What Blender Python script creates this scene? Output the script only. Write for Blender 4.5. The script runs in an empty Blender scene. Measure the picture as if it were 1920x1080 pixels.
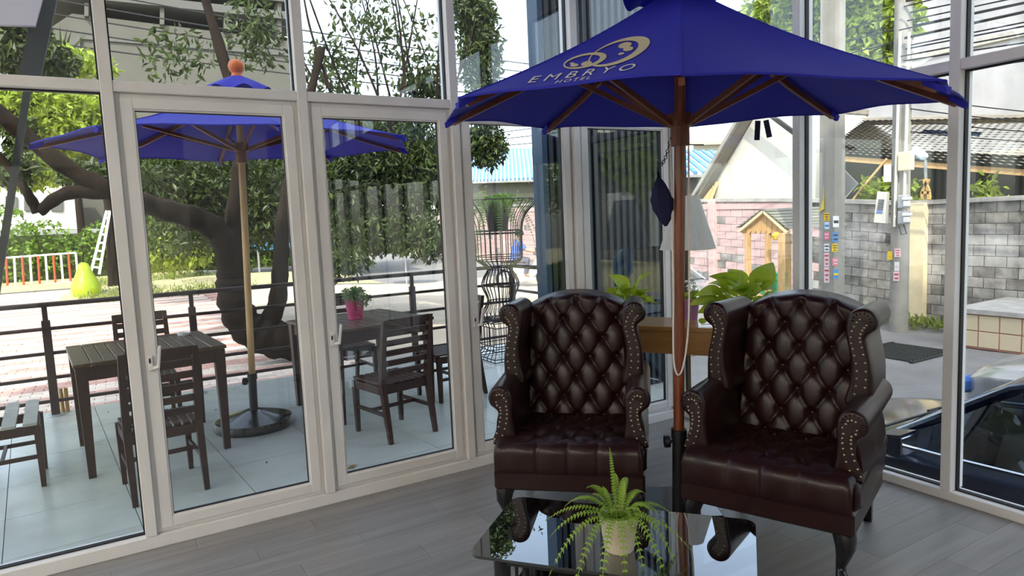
import bpy, bmesh, math, random
import numpy as np
from mathutils import Vector, Matrix
random.seed(7); rng = np.random.default_rng(7)
scene = bpy.context.scene
COL = scene.collection
PI = math.pi
# ------------------------------------------------------------------ camera
F_PX, YAW, PITCH, ROLL, CAM_H = 1264.0, math.radians(30.436), math.radians(-5.80), math.radians(2.482), 1.55
_fw = np.array([math.cos(PITCH)*math.sin(YAW), math.cos(PITCH)*math.cos(YAW), math.sin(PITCH)])
_r0 = np.array([math.cos(YAW), -math.sin(YAW), 0.0]); _d0 = np.cross(_fw, _r0)
_rt = math.cos(ROLL)*_r0 + math.sin(ROLL)*_d0; _dn = -math.sin(ROLL)*_r0 + math.cos(ROLL)*_d0
CAM = np.array([0.0, 0.0, CAM_H])
cam_data = bpy.data.cameras.new('camera'); cam_data.sensor_width = 36.0; cam_data.lens = F_PX/1920*36.0
cam_data.clip_start = 0.05; cam_data.clip_end = 400
cam = bpy.data.objects.new('camera', cam_data); COL.objects.link(cam)
cam.matrix_world = Matrix(((_rt[0], -_dn[0], -_fw[0], 0), (_rt[1], -_dn[1], -_fw[1], 0), (_rt[2], -_dn[2], -_fw[2], CAM_H), (0, 0, 0, 1)))
scene.camera = cam
def ray(x, y):
    return _rt*(x-960)/F_PX + _dn*(y-540)/F_PX + _fw
def at_z(x, y, z=0.0):
    d = ray(x, y); return CAM + d*((z-CAM_H)/d[2])
def at_y(x, y, Y):
    d = ray(x, y); return CAM + d*(Y/d[1])
def at_x(x, y, X):
    d = ray(x, y); return CAM + d*(X/d[0])
def at_plane(x, y, p, n):
    d = ray(x, y); return CAM + d*(np.dot(np.array(p)-CAM, n)/np.dot(d, n))
# ------------------------------------------------------------------ sky, sun, exposure
SUN_AZ = math.radians(36.0)      # direction the light travels, measured from +Y towards +X
SUN_EL = math.radians(48.0)
world = bpy.data.worlds.new('world'); scene.world = world; world.use_nodes = True
wn = world.node_tree.nodes; wl = world.node_tree.links
sky = wn.new('ShaderNodeTexSky'); sky.sky_type = 'NISHITA'; sky.sun_disc = False
sky.sun_elevation = SUN_EL; sky.sun_rotation = SUN_AZ + PI; sky.air_density = 1.0; sky.dust_density = 2.5; sky.ozone_density = 1.2
bg = wn['Background']; bg.inputs['Strength'].default_value = 0.34
_hs = wn.new('ShaderNodeHueSaturation'); _hs.inputs['Saturation'].default_value = 0.62   # camera white balance in open shade
wl.new(sky.outputs['Color'], _hs.inputs['Color']); wl.new(_hs.outputs[0], bg.inputs['Color'])
sun_data = bpy.data.lights.new('sun', 'SUN'); sun_data.energy = 2.7; sun_data.angle = math.radians(0.6); sun_data.color = (1.0, 0.93, 0.82)
sun = bpy.data.objects.new('sun', sun_data); COL.objects.link(sun)
_sd = Vector((math.sin(SUN_AZ)*math.cos(SUN_EL), math.cos(SUN_AZ)*math.cos(SUN_EL), -math.sin(SUN_EL)))
sun.rotation_euler = _sd.to_track_quat('-Z', 'Y').to_euler(); sun.location = (-20, -25, 40)
scene.view_settings.view_transform = 'Standard'; scene.view_settings.look = 'None'
scene.view_settings.gamma = 1.0; scene.view_settings.use_curve_mapping = False
scene.view_settings.exposure = 1.0
# ------------------------------------------------------------------ materials
MATS = {}
def principled(name, col, rough=0.5, metal=0.0, var=0.0, nscale=8.0, var2=None, objvar=0.0, isl=0.0, bump=0.0, bscale=60.0, coat=0.0, spec=None, trans=0.0, stretch=None, world_tex=False):
    m = bpy.data.materials.new(name); m.use_nodes = True
    nt = m.node_tree; n = nt.nodes; l = nt.links; b = n['Principled BSDF']
    b.inputs['Roughness'].default_value = rough; b.inputs['Metallic'].default_value = metal
    if coat: b.inputs['Coat Weight'].default_value = coat; b.inputs['Coat Roughness'].default_value = 0.12
    if spec is not None: b.inputs['Specular IOR Level'].default_value = spec
    rgb = n.new('ShaderNodeRGB'); rgb.outputs[0].default_value = (*col, 1); cur = rgb.outputs[0]
    tc = n.new('ShaderNodeTexCoord'); src = tc.outputs['Object']
    if world_tex: src = n.new('ShaderNodeNewGeometry').outputs['Position']
    if stretch:
        mp = n.new('ShaderNodeMapping'); mp.inputs['Scale'].default_value = stretch; l.new(src, mp.inputs[0]); src = mp.outputs[0]
    if var or var2:
        nz = n.new('ShaderNodeTexNoise'); nz.inputs['Scale'].default_value = nscale; nz.inputs['Detail'].default_value = 6; nz.inputs['Roughness'].default_value = 0.62
        l.new(src, nz.inputs['Vector'])
        rp = n.new('ShaderNodeValToRGB'); rp.color_ramp.elements[0].position = 0.3; rp.color_ramp.elements[1].position = 0.7
        c2 = var2 if var2 else tuple(min(1, c*(1+var)) for c in col); c1 = col if var2 else tuple(c*(1-var) for c in col)
        rp.color_ramp.elements[0].color = (*c1, 1); rp.color_ramp.elements[1].color = (*c2, 1)
        l.new(nz.outputs['Fac'], rp.inputs[0]); cur = rp.outputs[0]
    for amt, kind in ((objvar, 'o'), (isl, 'i')):
        if amt:
            if kind == 'o': oi = n.new('ShaderNodeObjectInfo'); so = oi.outputs['Random']
            else: oi = n.new('ShaderNodeNewGeometry'); so = oi.outputs['Random Per Island']
            mr = n.new('ShaderNodeMapRange'); mr.inputs['To Min'].default_value = 1-amt; mr.inputs['To Max'].default_value = 1+amt; l.new(so, mr.inputs['Value'])
            hs = n.new('ShaderNodeHueSaturation'); l.new(mr.outputs[0], hs.inputs['Value']); l.new(cur, hs.inputs['Color']); cur = hs.outputs[0]
    l.new(cur, b.inputs['Base Color'])
    if bump:
        n2 = n.new('ShaderNodeTexNoise'); n2.inputs['Scale'].default_value = bscale; n2.inputs['Detail'].default_value = 4; l.new(src, n2.inputs['Vector'])
        bp = n.new('ShaderNodeBump'); bp.inputs['Strength'].default_value = bump; bp.inputs['Distance'].default_value = 0.01
        l.new(n2.outputs['Fac'], bp.inputs['Height']); l.new(bp.outputs[0], b.inputs['Normal'])
    if trans:
        tr = n.new('ShaderNodeBsdfTranslucent'); l.new(cur, tr.inputs['Color']); mx = n.new('ShaderNodeMixShader'); mx.inputs[0].default_value = trans
        l.new(b.outputs[0], mx.inputs[1]); l.new(tr.outputs[0], mx.inputs[2]); l.new(mx.outputs[0], n['Material Output'].inputs['Surface'])
    MATS[name] = m; return m
def glass(name, tint=(0.93, 0.97, 0.95), gain=1.0, ior=1.5):
    m = bpy.data.materials.new(name); m.use_nodes = True; nt = m.node_tree; n = nt.nodes; l = nt.links
    n.remove(n['Principled BSDF']); t = n.new('ShaderNodeBsdfTransparent'); t.inputs[0].default_value = (*tint, 1)
    g = n.new('ShaderNodeBsdfGlossy'); g.inputs['Roughness'].default_value = 0.0; g.inputs[0].default_value = (0.95, 0.97, 1, 1)
    # reflectance of a pane seen from either side (the plain Fresnel node would go to total reflection on the way out)
    fr = n.new('ShaderNodeLayerWeight'); fr.inputs['Blend'].default_value = 0.5
    pw = n.new('ShaderNodeMath'); pw.operation = 'POWER'; pw.inputs[1].default_value = 3.2; l.new(fr.outputs['Facing'], pw.inputs[0])
    f0 = ((ior-1)/(ior+1))**2
    ma = n.new('ShaderNodeMath'); ma.operation = 'MULTIPLY_ADD'; ma.use_clamp = True; ma.inputs[1].default_value = 0.62*gain; ma.inputs[2].default_value = f0*gain; l.new(pw.outputs[0], ma.inputs[0])
    mx = n.new('ShaderNodeMixShader'); l.new(ma.outputs[0], mx.inputs[0]); l.new(t.outputs[0], mx.inputs[1]); l.new(g.outputs[0], mx.inputs[2])
    l.new(mx.outputs[0], n['Material Output'].inputs['Surface']); MATS[name] = m; return m
P = principled
P('frame_white', (0.82, 0.80, 0.78), 0.38, var=0.05, nscale=3)
P('gasket', (0.012, 0.012, 0.013), 0.6)
glass('window_glass', (0.95, 0.975, 0.96), 1.1)
glass('car_glass', (0.10, 0.13, 0.16), 1.6)
glass('table_glass', (0.16, 0.19, 0.19), 2.6)
P('plank', (0.20, 0.19, 0.182), 0.42, spec=0.65, var2=(0.30, 0.285, 0.27), nscale=2.6, objvar=0.10, bump=0.05, bscale=40, stretch=(0.5, 7, 7), world_tex=True)
P('floor_base', (0.06, 0.055, 0.05), 0.8)
P('ceiling_white', (0.80, 0.80, 0.78), 0.8)
P('wall_white', (0.78, 0.77, 0.74), 0.8)
P('leather', (0.022, 0.0060, 0.0052), 0.34, var=0.25, nscale=5, bump=0.06, bscale=220, coat=0.10, spec=0.36)
P('leather_strip', (0.020, 0.007, 0.006), 0.38, var=0.2, nscale=30, bump=0.1, bscale=260)
P('brass', (0.62, 0.50, 0.33), 0.32, metal=1.0)
P('black_wood', (0.006, 0.005, 0.005), 0.22, coat=0.4)
P('canopy_blue', (0.013, 0.013, 0.40), 0.75, var=0.08, nscale=4, bump=0.05, bscale=300)
P('navy_cloth', (0.006, 0.006, 0.045), 0.85)
P('gold_print', (0.62, 0.53, 0.33), 0.6)
P('cream_print', (0.80, 0.76, 0.66), 0.6)
P('red_wood', (0.20, 0.052, 0.016), 0.30, var=0.3, nscale=5, coat=0.3, stretch=(14, 14, 0.8))
P('rib_wood', (0.17, 0.05, 0.022), 0.4, var=0.25, nscale=12)
P('terrace_wood', (0.044, 0.015, 0.008), 0.42, var=0.4, nscale=6, objvar=0.18, stretch=(6, 1.5, 6), world_tex=True)
P('tabletop_wood', (0.085, 0.045, 0.018), 0.33, var=0.3, nscale=6, objvar=0.15, stretch=(6, 1.5, 6), world_tex=True)
P('console_wood', (0.46, 0.23, 0.075), 0.30, var=0.22, nscale=3, coat=0.2, stretch=(1.2, 9, 9))
P('black_metal', (0.012, 0.012, 0.014), 0.42)
P('rail_metal', (0.030, 0.015, 0.012), 0.42, objvar=0.15)
P('rope', (0.78, 0.70, 0.62), 0.8)
P('chain', (0.10, 0.10, 0.10), 0.35, metal=1.0)
P('shade', (0.94, 0.93, 0.89), 0.8, trans=0.55)
P('brass_dull', (0.30, 0.21, 0.09), 0.35, metal=0.9)
P('lamp_base', (0.42, 0.38, 0.27), 0.35)
P('pot_lilac', (0.42, 0.22, 0.46), 0.4)
P('pot_pink', (0.62, 0.045, 0.19), 0.4)
P('pot_cream', (0.80, 0.70, 0.53), 0.42)
P('pot_dark', (0.03, 0.025, 0.02), 0.6)
P('soil', (0.03, 0.02, 0.012), 0.9)
P('leaf_pothos', (0.36, 0.52, 0.03), 0.4, var2=(0.52, 0.64, 0.06), nscale=14, objvar=0.15, trans=0.4)
P('leaf_fern', (0.17, 0.34, 0.035), 0.45, var2=(0.38, 0.52, 0.06), nscale=9, objvar=0.18, trans=0.3)
P('leaf_fern_out', (0.20, 0.34, 0.05), 0.5, objvar=0.2, trans=0.45)
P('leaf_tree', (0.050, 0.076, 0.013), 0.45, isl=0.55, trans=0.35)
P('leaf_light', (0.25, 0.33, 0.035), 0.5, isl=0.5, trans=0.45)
P('leaf_hedge', (0.15, 0.25, 0.030), 0.55, isl=0.5, trans=0.4)
P('leaf_small', (0.13, 0.24, 0.05), 0.5, isl=0.4, trans=0.3)
P('petal', (0.85, 0.85, 0.80), 0.6)
P('grass', (0.22, 0.27, 0.06), 0.8, isl=0.4, trans=0.3)
P('bark', (0.018, 0.012, 0.008), 0.95, spec=0.15, var=0.45, nscale=9, bump=0.9, bscale=26, stretch=(1, 1, 0.35))
P('terrace_tile', (0.46, 0.49, 0.45), 0.22, var2=(0.56, 0.59, 0.55), nscale=3, objvar=0.05, world_tex=True)
P('grout', (0.20, 0.20, 0.19), 0.8)
P('concrete', (0.40, 0.38, 0.35), 0.85, var=0.2, nscale=4, bump=0.2)
P('paver', (0.48, 0.29, 0.245), 0.8, var=0.12, nscale=6, objvar=0.2, world_tex=True)
P('paver_far', (0.50, 0.30, 0.255), 0.85, isl=0.2)
P('paver_cream', (0.66, 0.56, 0.48), 0.8, var=0.1, nscale=6, objvar=0.12, isl=0.1, world_tex=True)
P('weathered', (0.42, 0.42, 0.36), 0.6, var=0.2, nscale=8)  # seat boards: wear, and light on them put into the pale colour
P('asphalt', (0.20, 0.192, 0.185), 0.85, var=0.16, nscale=1.3, bump=0.15, bscale=70)
P('forecourt', (0.46, 0.39, 0.30), 0.85, var=0.12, nscale=1.2)  # sandy concrete, made paler to offset the tree shade over this ground
P('dirt', (0.44, 0.36, 0.22), 0.95, var2=(0.36, 0.34, 0.14), nscale=2.5)
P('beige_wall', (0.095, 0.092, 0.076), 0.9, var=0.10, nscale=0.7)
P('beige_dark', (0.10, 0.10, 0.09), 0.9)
P('pink_block', (0.52, 0.33, 0.32), 0.9, var2=(0.56, 0.44, 0.42), nscale=1.6, objvar=0.08, bump=0.25, bscale=30, world_tex=True)
P('grey_block', (0.11, 0.10, 0.09), 0.9, var2=(0.46, 0.44, 0.42), nscale=1.7, objvar=0.09, bump=0.3, bscale=30, world_tex=True)
P('stained_block', (0.030, 0.028, 0.025), 0.95, var2=(0.33, 0.31, 0.28), nscale=2.2, objvar=0.12, bump=0.35, bscale=30, world_tex=True)
P('mortar', (0.30, 0.28, 0.26), 0.95)
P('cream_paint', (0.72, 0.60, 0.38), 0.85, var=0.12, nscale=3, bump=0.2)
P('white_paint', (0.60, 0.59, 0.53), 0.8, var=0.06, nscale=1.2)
P('roof_tile', (0.15, 0.135, 0.12), 0.9, var2=(0.28, 0.25, 0.20), nscale=1.5, objvar=0.06)
P('roof_blue', (0.10, 0.26, 0.58), 0.5, var=0.1, nscale=2)
P('roof_blue_lit', (0.46, 0.56, 0.70), 0.5)
P('far_concrete', (0.46, 0.45, 0.47), 0.95, var2=(0.26, 0.26, 0.27), nscale=0.35, stretch=(1, 1, 0.5))
P('cable', (0.015, 0.015, 0.017), 0.7)
P('pole_concrete', (0.30, 0.285, 0.25), 0.9, var=0.15, nscale=3, bump=0.15)
P('pine', (0.58, 0.36, 0.16), 0.6, var=0.2, nscale=4, stretch=(8, 8, 1))
P('shingle', (0.20, 0.20, 0.17), 0.9, objvar=0.25)
P('green_plastic', (0.05, 0.34, 0.16), 0.5)
P('yellow_paint', (0.62, 0.47, 0.04), 0.6)
P('paper_white', (0.80, 0.80, 0.80), 0.8)
P('paper_pink', (0.72, 0.22, 0.30), 0.8)
P('paper_pale_pink', (0.78, 0.58, 0.62), 0.8)
P('paper_yellow', (0.75, 0.52, 0.03), 0.8)
P('paper_blue', (0.10, 0.26, 0.55), 0.8)
P('paper_sky', (0.55, 0.70, 0.82), 0.8)
P('ink', (0.04, 0.04, 0.06), 0.8)
P('ink_red', (0.55, 0.05, 0.06), 0.8)
P('ink_blue', (0.06, 0.18, 0.55), 0.8)
P('white_metal', (0.78, 0.78, 0.78), 0.4)
P('grey_metal', (0.42, 0.43, 0.45), 0.4, metal=0.5)
P('red_metal', (0.50, 0.06, 0.03), 0.45)
P('pear_green', (0.42, 0.55, 0.02), 0.35)
P('finial_orange', (0.75, 0.16, 0.02), 0.35)
P('car_navy', (0.006, 0.012, 0.045), 0.16, coat=1.0, metal=0.3)
P('car_silver', (0.52, 0.53, 0.55), 0.2, coat=1.0, metal=0.6)
P('car_black', (0.008, 0.008, 0.009), 0.4)
P('chrome', (0.75, 0.76, 0.78), 0.08, metal=1.0)
P('tire', (0.018, 0.018, 0.018), 0.8)
P('seat_grey', (0.10, 0.10, 0.11), 0.8)
P('screen_dark', (0.006, 0.012, 0.022), 0.25, spec=0.7)
P('screen_rib', (0.016, 0.022, 0.026), 0.45)
P('screen_blue', (0.02, 0.06, 0.12), 0.3)
P('skin', (0.45, 0.26, 0.18), 0.6)
P('shirt_blue', (0.07, 0.14, 0.55), 0.8)
P('trousers', (0.10, 0.10, 0.14), 0.8)
P('hair', (0.012, 0.010, 0.009), 0.6)
P('bike_white', (0.70, 0.70, 0.72), 0.3, coat=0.5)
P('tarp_blue', (0.04, 0.20, 0.42), 0.5)
P('tarp_pale', (0.55, 0.60, 0.60), 0.6)
P('parasol_purple', (0.34, 0.20, 0.46), 0.7)
P('soffit_grey', (0.47, 0.42, 0.43), 0.7)
P('dark_column', (0.025, 0.028, 0.025), 0.6)
P('sign_sky', (0.30, 0.52, 0.72), 0.5)
P('fallen_leaf', (0.30, 0.20, 0.07), 0.8)
P('tile_beige', (0.60, 0.50, 0.34), 0.5, objvar=0.06)
P('tile_grout', (0.42, 0.20, 0.14), 0.8)
P('bamboo', (0.55, 0.33, 0.10), 0.6)
P('tower', (0.60, 0.59, 0.57), 0.85)
# ------------------------------------------------------------------ mesh builder
def rotz(a):
    c, s = math.cos(a), math.sin(a); return np.array([[c, -s, 0], [s, c, 0], [0, 0, 1.0]])
class MB:
    def __init__(self): self.v = []; self.f = []
    def add(self, vs, fs):
        o = len(self.v); self.v.extend([tuple(map(float, p)) for p in vs]); self.f.extend([tuple(i+o for i in q) for q in fs]); return self
    def box(self, c, s, R=None, ch=0.0):
        sx, sy, sz = s[0]/2, s[1]/2, s[2]/2; c = np.array(c, float)
        if ch <= 0:
            vs = np.array([(x*sx, y*sy, z*sz) for z in (-1, 1) for y in (-1, 1) for x in (-1, 1)])
            fs = [(0, 2, 3, 1), (4, 5, 7, 6), (0, 1, 5, 4), (2, 6, 7, 3), (0, 4, 6, 2), (1, 3, 7, 5)]
        else:
            ch = min(ch, sx*.9, sy*.9, sz*.9); vs = []; idx = {}
            for z in (-1, 1):
                for y in (-1, 1):
                    for x in (-1, 1):
                        for k in range(3):
                            p = [x*sx, y*sy, z*sz]
                            for j in range(3):
                                if j != k: p[j] -= (x, y, z)[j]*ch
                            idx[(x, y, z, k)] = len(vs); vs.append(p)
            fs = []
            for k in range(3):
                a, b = [(1, 2), (2, 0), (0, 1)][k]
                for sg in (-1, 1):
                    q = []
                    for (u, w) in ((-1, -1), (1, -1), (1, 1), (-1, 1)):
                        t = [0, 0, 0]; t[k] = sg; t[a] = u; t[b] = w; q.append(idx[(*t, k)])
                    fs.append(tuple(q if sg > 0 else q[::-1]))
            for k in range(3):
                a, b = [(1, 2), (2, 0), (0, 1)][k]
                for u in (-1, 1):
                    for w in (-1, 1):
                        t0 = [0, 0, 0]; t0[a] = u; t0[b] = w; t0[k] = -1; t1 = list(t0); t1[k] = 1
                        q = [idx[(*t0, a)], idx[(*t1, a)], idx[(*t1, b)], idx[(*t0, b)]]
                        fs.append(tuple(q if u*w < 0 else q[::-1]))
            for (x, y, z) in [(x, y, z) for x in (-1, 1) for y in (-1, 1) for z in (-1, 1)]:
                q = [idx[(x, y, z, 0)], idx[(x, y, z, 1)], idx[(x, y, z, 2)]]
                fs.append(tuple(q if x*y*z > 0 else q[::-1]))
            vs = np.array(vs)
        if R is not None: vs = vs @ np.array(R).T
        return self.add(vs + c, fs)
    def bar(self, p, q, w, h, up=(0, 0, 1), ch=0.0):
        p = np.array(p, float); q = np.array(q, float); d = q-p; L = np.linalg.norm(d); d = d/L
        u = np.array(up, float)
        if abs(np.dot(u, d)) > .98: u = np.array([0, 1.0, 0])
        s = np.cross(u, d); s /= np.linalg.norm(s); u = np.cross(d, s)
        return self.box((p+q)/2, (L, w, h), np.array([d, s, u]).T, ch)
    def tube(self, pts, r, n=8, cap=True, closed=False, sq=None):
        pts = np.array(pts, float); m = len(pts); rr = np.full(m, r, float) if np.isscalar(r) else np.array(r, float)
        T = np.zeros_like(pts)
        if closed: T = np.roll(pts, -1, 0)-np.roll(pts, 1, 0)
        else:
            T[1:-1] = pts[2:]-pts[:-2]; T[0] = pts[1]-pts[0]; T[-1] = pts[-1]-pts[-2]
        T /= np.maximum(np.linalg.norm(T, axis=1, keepdims=True), 1e-9)
        u = np.array([0, 0, 1.0]) if abs(T[0][2]) < .9 else np.array([1.0, 0, 0]); vs = []
        for i in range(m):
            u = u-np.dot(u, T[i])*T[i]; u /= max(np.linalg.norm(u), 1e-9); w = np.cross(T[i], u)
            for k in range(n):
                a = 2*PI*k/n + (PI/4 if n == 4 else 0); vs.append(pts[i]+rr[i]*(math.cos(a)*u+math.sin(a)*w))
        fs = []
        for i in range(m if closed else m-1):
            j = (i+1) % m
            for k in range(n): k2 = (k+1) % n; fs.append((i*n+k, i*n+k2, j*n+k2, j*n+k))
        if cap and not closed: fs.append(tuple(range(n))[::-1]); fs.append(tuple((m-1)*n+k for k in range(n)))
        return self.add(vs, fs)
    def lathe(self, prof, c=(0, 0, 0), n=24, cap=True, R=None):
        vs = []; c = np.array(c, float)
        for r, z in prof:
            for k in range(n): a = 2*PI*k/n; vs.append((r*math.cos(a), r*math.sin(a), z))
        vs = np.array(vs)
        if R is not None: vs = vs @ np.array(R).T
        fs = []
        for i in range(len(prof)-1):
            for k in range(n): k2 = (k+1) % n; fs.append((i*n+k, i*n+k2, (i+1)*n+k2, (i+1)*n+k))
        if cap: fs.append(tuple(range(n))[::-1]); fs.append(tuple((len(prof)-1)*n+k for k in range(n)))
        return self.add(vs + c, fs)
    def grid(self, fn, nu, nv, wrap_u=False):
        vs = [fn(i/nu, j/nv) for j in range(nv+1) for i in range(nu if wrap_u else nu+1)]
        w = nu if wrap_u else nu+1; fs = []
        for j in range(nv):
            for i in range(nu): a = j*w+i; b = j*w+(i+1) % w; fs.append((a, b, b+w, a+w))
        return self.add(vs, fs)
    def loft(self, rings, cap=True):
        n = len(rings[0]); vs = [p for r in rings for p in r]; fs = []
        for i in range(len(rings)-1):
            for k in range(n): k2 = (k+1) % n; fs.append((i*n+k, i*n+k2, (i+1)*n+k2, (i+1)*n+k))
        if cap: fs.append(tuple(range(n))[::-1]); fs.append(tuple((len(rings)-1)*n+k for k in range(n)))
        return self.add(vs, fs)
    def poly(self, pts, d):
        """prism: polygon pts (3-D, planar) pushed along d"""
        pts = np.array(pts, float); return self.loft([pts, pts+np.array(d, float)])
    def xf(self, R=None, t=(0, 0, 0)):
        v = np.array(self.v)
        if R is not None: v = v @ np.array(R).T
        self.v = [tuple(p) for p in v+np.array(t)]; return self
    def mesh(self, name, mat, smooth=False):
        me = bpy.data.meshes.new(name); me.from_pydata(self.v, [], self.f); me.update()
        bm = bmesh.new(); bm.from_mesh(me); bmesh.ops.recalc_face_normals(bm, faces=bm.faces); bm.to_mesh(me); bm.free()
        if mat: me.materials.append(MATS[mat])
        if smooth: smooth_mesh(me, smooth if not isinstance(smooth, bool) else 40)
        return me
    def build(self, name, mat, parent=None, smooth=False):
        return put(name, self.mesh(name, mat, smooth), parent)
def smooth_mesh(me, ang=40):
    me.shade_smooth()
    try: me.set_sharp_from_angle(angle=math.radians(ang))
    except Exception: pass
def put(name, me, parent=None, loc=None, rot=None, scale=None):
    o = bpy.data.objects.new(name, me); COL.objects.link(o)
    if parent is not None: o.parent = parent
    if loc is not None: o.location = tuple(float(x) for x in loc)
    if rot is not None: o.rotation_euler = rot
    if scale is not None: o.scale = scale
    return o
def tag(o, label, cat=None, group=None, kind=None):
    o['label'] = label
    if cat: o['category'] = cat
    if group: o['group'] = group
    if kind: o['kind'] = kind
    return o
def thing(name, label, cat, loc=(0, 0, 0), rz=0.0, group=None, kind=None):
    o = bpy.data.objects.new(name, None); COL.objects.link(o); o.empty_display_size = 0.1
    o.location = tuple(float(x) for x in loc); o.rotation_euler = (0, 0, rz)
    return tag(o, label, cat, group, kind)
def copy_tree(o, parent=None):
    c = o.copy(); COL.objects.link(c)
    if parent is not None: c.parent = parent
    for ch in list(o.children): copy_tree(ch, c)
    return c
def leaf_cloud(name, mat, blobs, size, parent=None, aspect=2.4, droop=0.3, shell=False):
    """blobs: (center, radii(3), count); leaves are folded diamonds of 4 vertices"""
    V = []; Fc = []; o = 0
    for c, r, n in blobs:
        n = int(n); d = rng.normal(size=(n, 3)); d /= np.linalg.norm(d, axis=1, keepdims=True)
        rad = rng.uniform(0.75 if shell else 0.0, 1, n)**(1/2.2); p = np.array(c)+d*rad[:, None]*np.array(r)
        t = rng.normal(size=(n, 3)); t[:, 2] -= droop*1.5; t /= np.linalg.norm(t, axis=1, keepdims=True)
        w = np.cross(t, rng.normal(size=(n, 3))); w /= np.linalg.norm(w, axis=1, keepdims=True); nn = np.cross(t, w)
        L = size*rng.uniform(.6, 1.35, n)[:, None]; W = L/aspect
        q = np.stack([p, p+t*L*.5+w*W*.5+nn*L*.08, p+t*L, p+t*L*.5-w*W*.5+nn*L*.08], 1).reshape(-1, 3)
        V.append(q); i = np.arange(n)*4+o; Fc.append(np.stack([i, i+1, i+2, i+3], 1)); o += n*4
    V = np.concatenate(V); Fc = np.concatenate(Fc)
    me = bpy.data.meshes.new(name); me.from_pydata(V.tolist(), [], Fc.tolist()); me.materials.append(MATS[mat])
    return put(name, me, parent)
def smoothstep(a, b, x):
    t = min(1, max(0, (x-a)/(b-a))); return t*t*(3-2*t)
def gz(x, y):
    """height of the ground outside: level court on the left, street falling away on the right"""
    zr = float(np.interp(y, [-40, 4, 6, 8.4, 16, 25, 40], [-1.0, -1.0, -1.06, -1.0, -0.5, -0.27, -0.2]))
    zl = -0.13
    w = smoothstep(2.2, 4.1, x) if y < 7 else smoothstep(2.2+min(2, (y-7)*.6), 4.1+min(5, (y-7)*1.6), x)
    return zl+(zr-zl)*w

def emit(name, col, strength):
    m = bpy.data.materials.new(name); m.use_nodes = True; b = m.node_tree.nodes['Principled BSDF']; b.inputs['Base Color'].default_value = (*col, 1)
    b.inputs['Emission Color'].default_value = (*col, 1); b.inputs['Emission Strength'].default_value = strength; MATS[name] = m
emit('lamp_diffuser', (1.0, 0.91, 0.79), 12.0)
# ================================================================== ROOM SHELL
YA, XB = 3.69, 3.61               # inner faces of the two glass walls
CEIL = 3.5
X0, Y0 = -4.6, -6.6
floor = thing('floor', 'grey wood-look plank floor of the lobby', None, kind='structure')
MB().box(((X0+XB)/2, (Y0+YA)/2, -0.056), (XB-X0+.3, YA-Y0+.3, 0.1)).build('subfloor', 'floor_base', floor)
PW, PL = 0.1475, 0.92
_pm = MB().box((0, 0, -0.004), (PL-.0012, PW-.0012, 0.008), ch=0.0004).mesh('plank', 'plank')
row = 0; y = YA-PW/2+.004
while y > 0.55:
    off = [0, .37, .68, .21, .53][row % 5]
    x = -1.15-off
    while x-PL/2 < XB-.01:
        if x+PL/2 <= XB+.02: put('plank', _pm, floor, (x, y, 0.0015))
        else:
            a, b = x-PL/2, XB+.02
            MB().box((0, 0, -0.004), (b-a-.0012, PW-.0012, 0.008), ch=0.0004).build('plank', 'plank', floor).location = ((a+b)/2, y, 0.0015)
        x += PL
    y -= PW; row += 1
_pe = y+PW/2
MB().box(((X0+XB)/2, (Y0+_pe)/2, -0.0045), (XB-X0, _pe-Y0, 0.008)).build('plank_field', 'plank', floor)
MB().box(((X0-2.1)/2-.05, (_pe+YA)/2, -0.0045), (-2.1-X0+.1, YA-_pe, 0.008)).build('plank_field', 'plank', floor)
tag(MB().box(((X0+XB)/2, (Y0+YA)/2, CEIL+.06), (XB-X0+.3, YA-Y0+.3, 0.12)).build('ceiling', 'ceiling_white'), 'plain white lobby ceiling above the glass walls', kind='structure')
tag(MB().box((X0-.1, (Y0+YA)/2, CEIL/2), (0.2, YA-Y0+.4, CEIL)).build('wall_side', 'wall_white'), 'plain white lobby wall facing the glass wall beside the cars', kind='structure')
for i, (lx, ly) in enumerate([(x, y) for y in (-5.0, -3.2, -1.4, .4, 2.2) for x in (-4.0, -2.7)]):  # added out of view to brighten the lobby, clear of the glass reflections
    cl = thing('added_ceiling_light', 'square ceiling light panel added out of view to light the lobby', 'ceiling light', (lx, ly, CEIL-.0005), group='added ceiling lights')
    frame_ = MB()
    for s in (-1, 1): frame_.box((s*.32, 0, -.006), (.04, .68, .012)); frame_.box((0, s*.32, -.006), (.60, .04, .012))
    frame_.build('frame', 'white_metal', cl); MB().box((0, 0, -.004), (.60, .60, .006)).build('diffuser', 'lamp_diffuser', cl)
bw = thing('wall_back', 'white lobby wall with glazed openings behind the seating', None, kind='structure')
for xx in (-4.0, -1.6, .9, 3.2): MB().box((xx, Y0-.1, CEIL/2), (0.8, 0.2, CEIL)).build('pier', 'wall_white', bw)
MB().box(((X0+XB)/2, Y0-.1, CEIL-.35), (XB-X0, 0.2, 0.7)).build('lintel', 'wall_white', bw)
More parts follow.
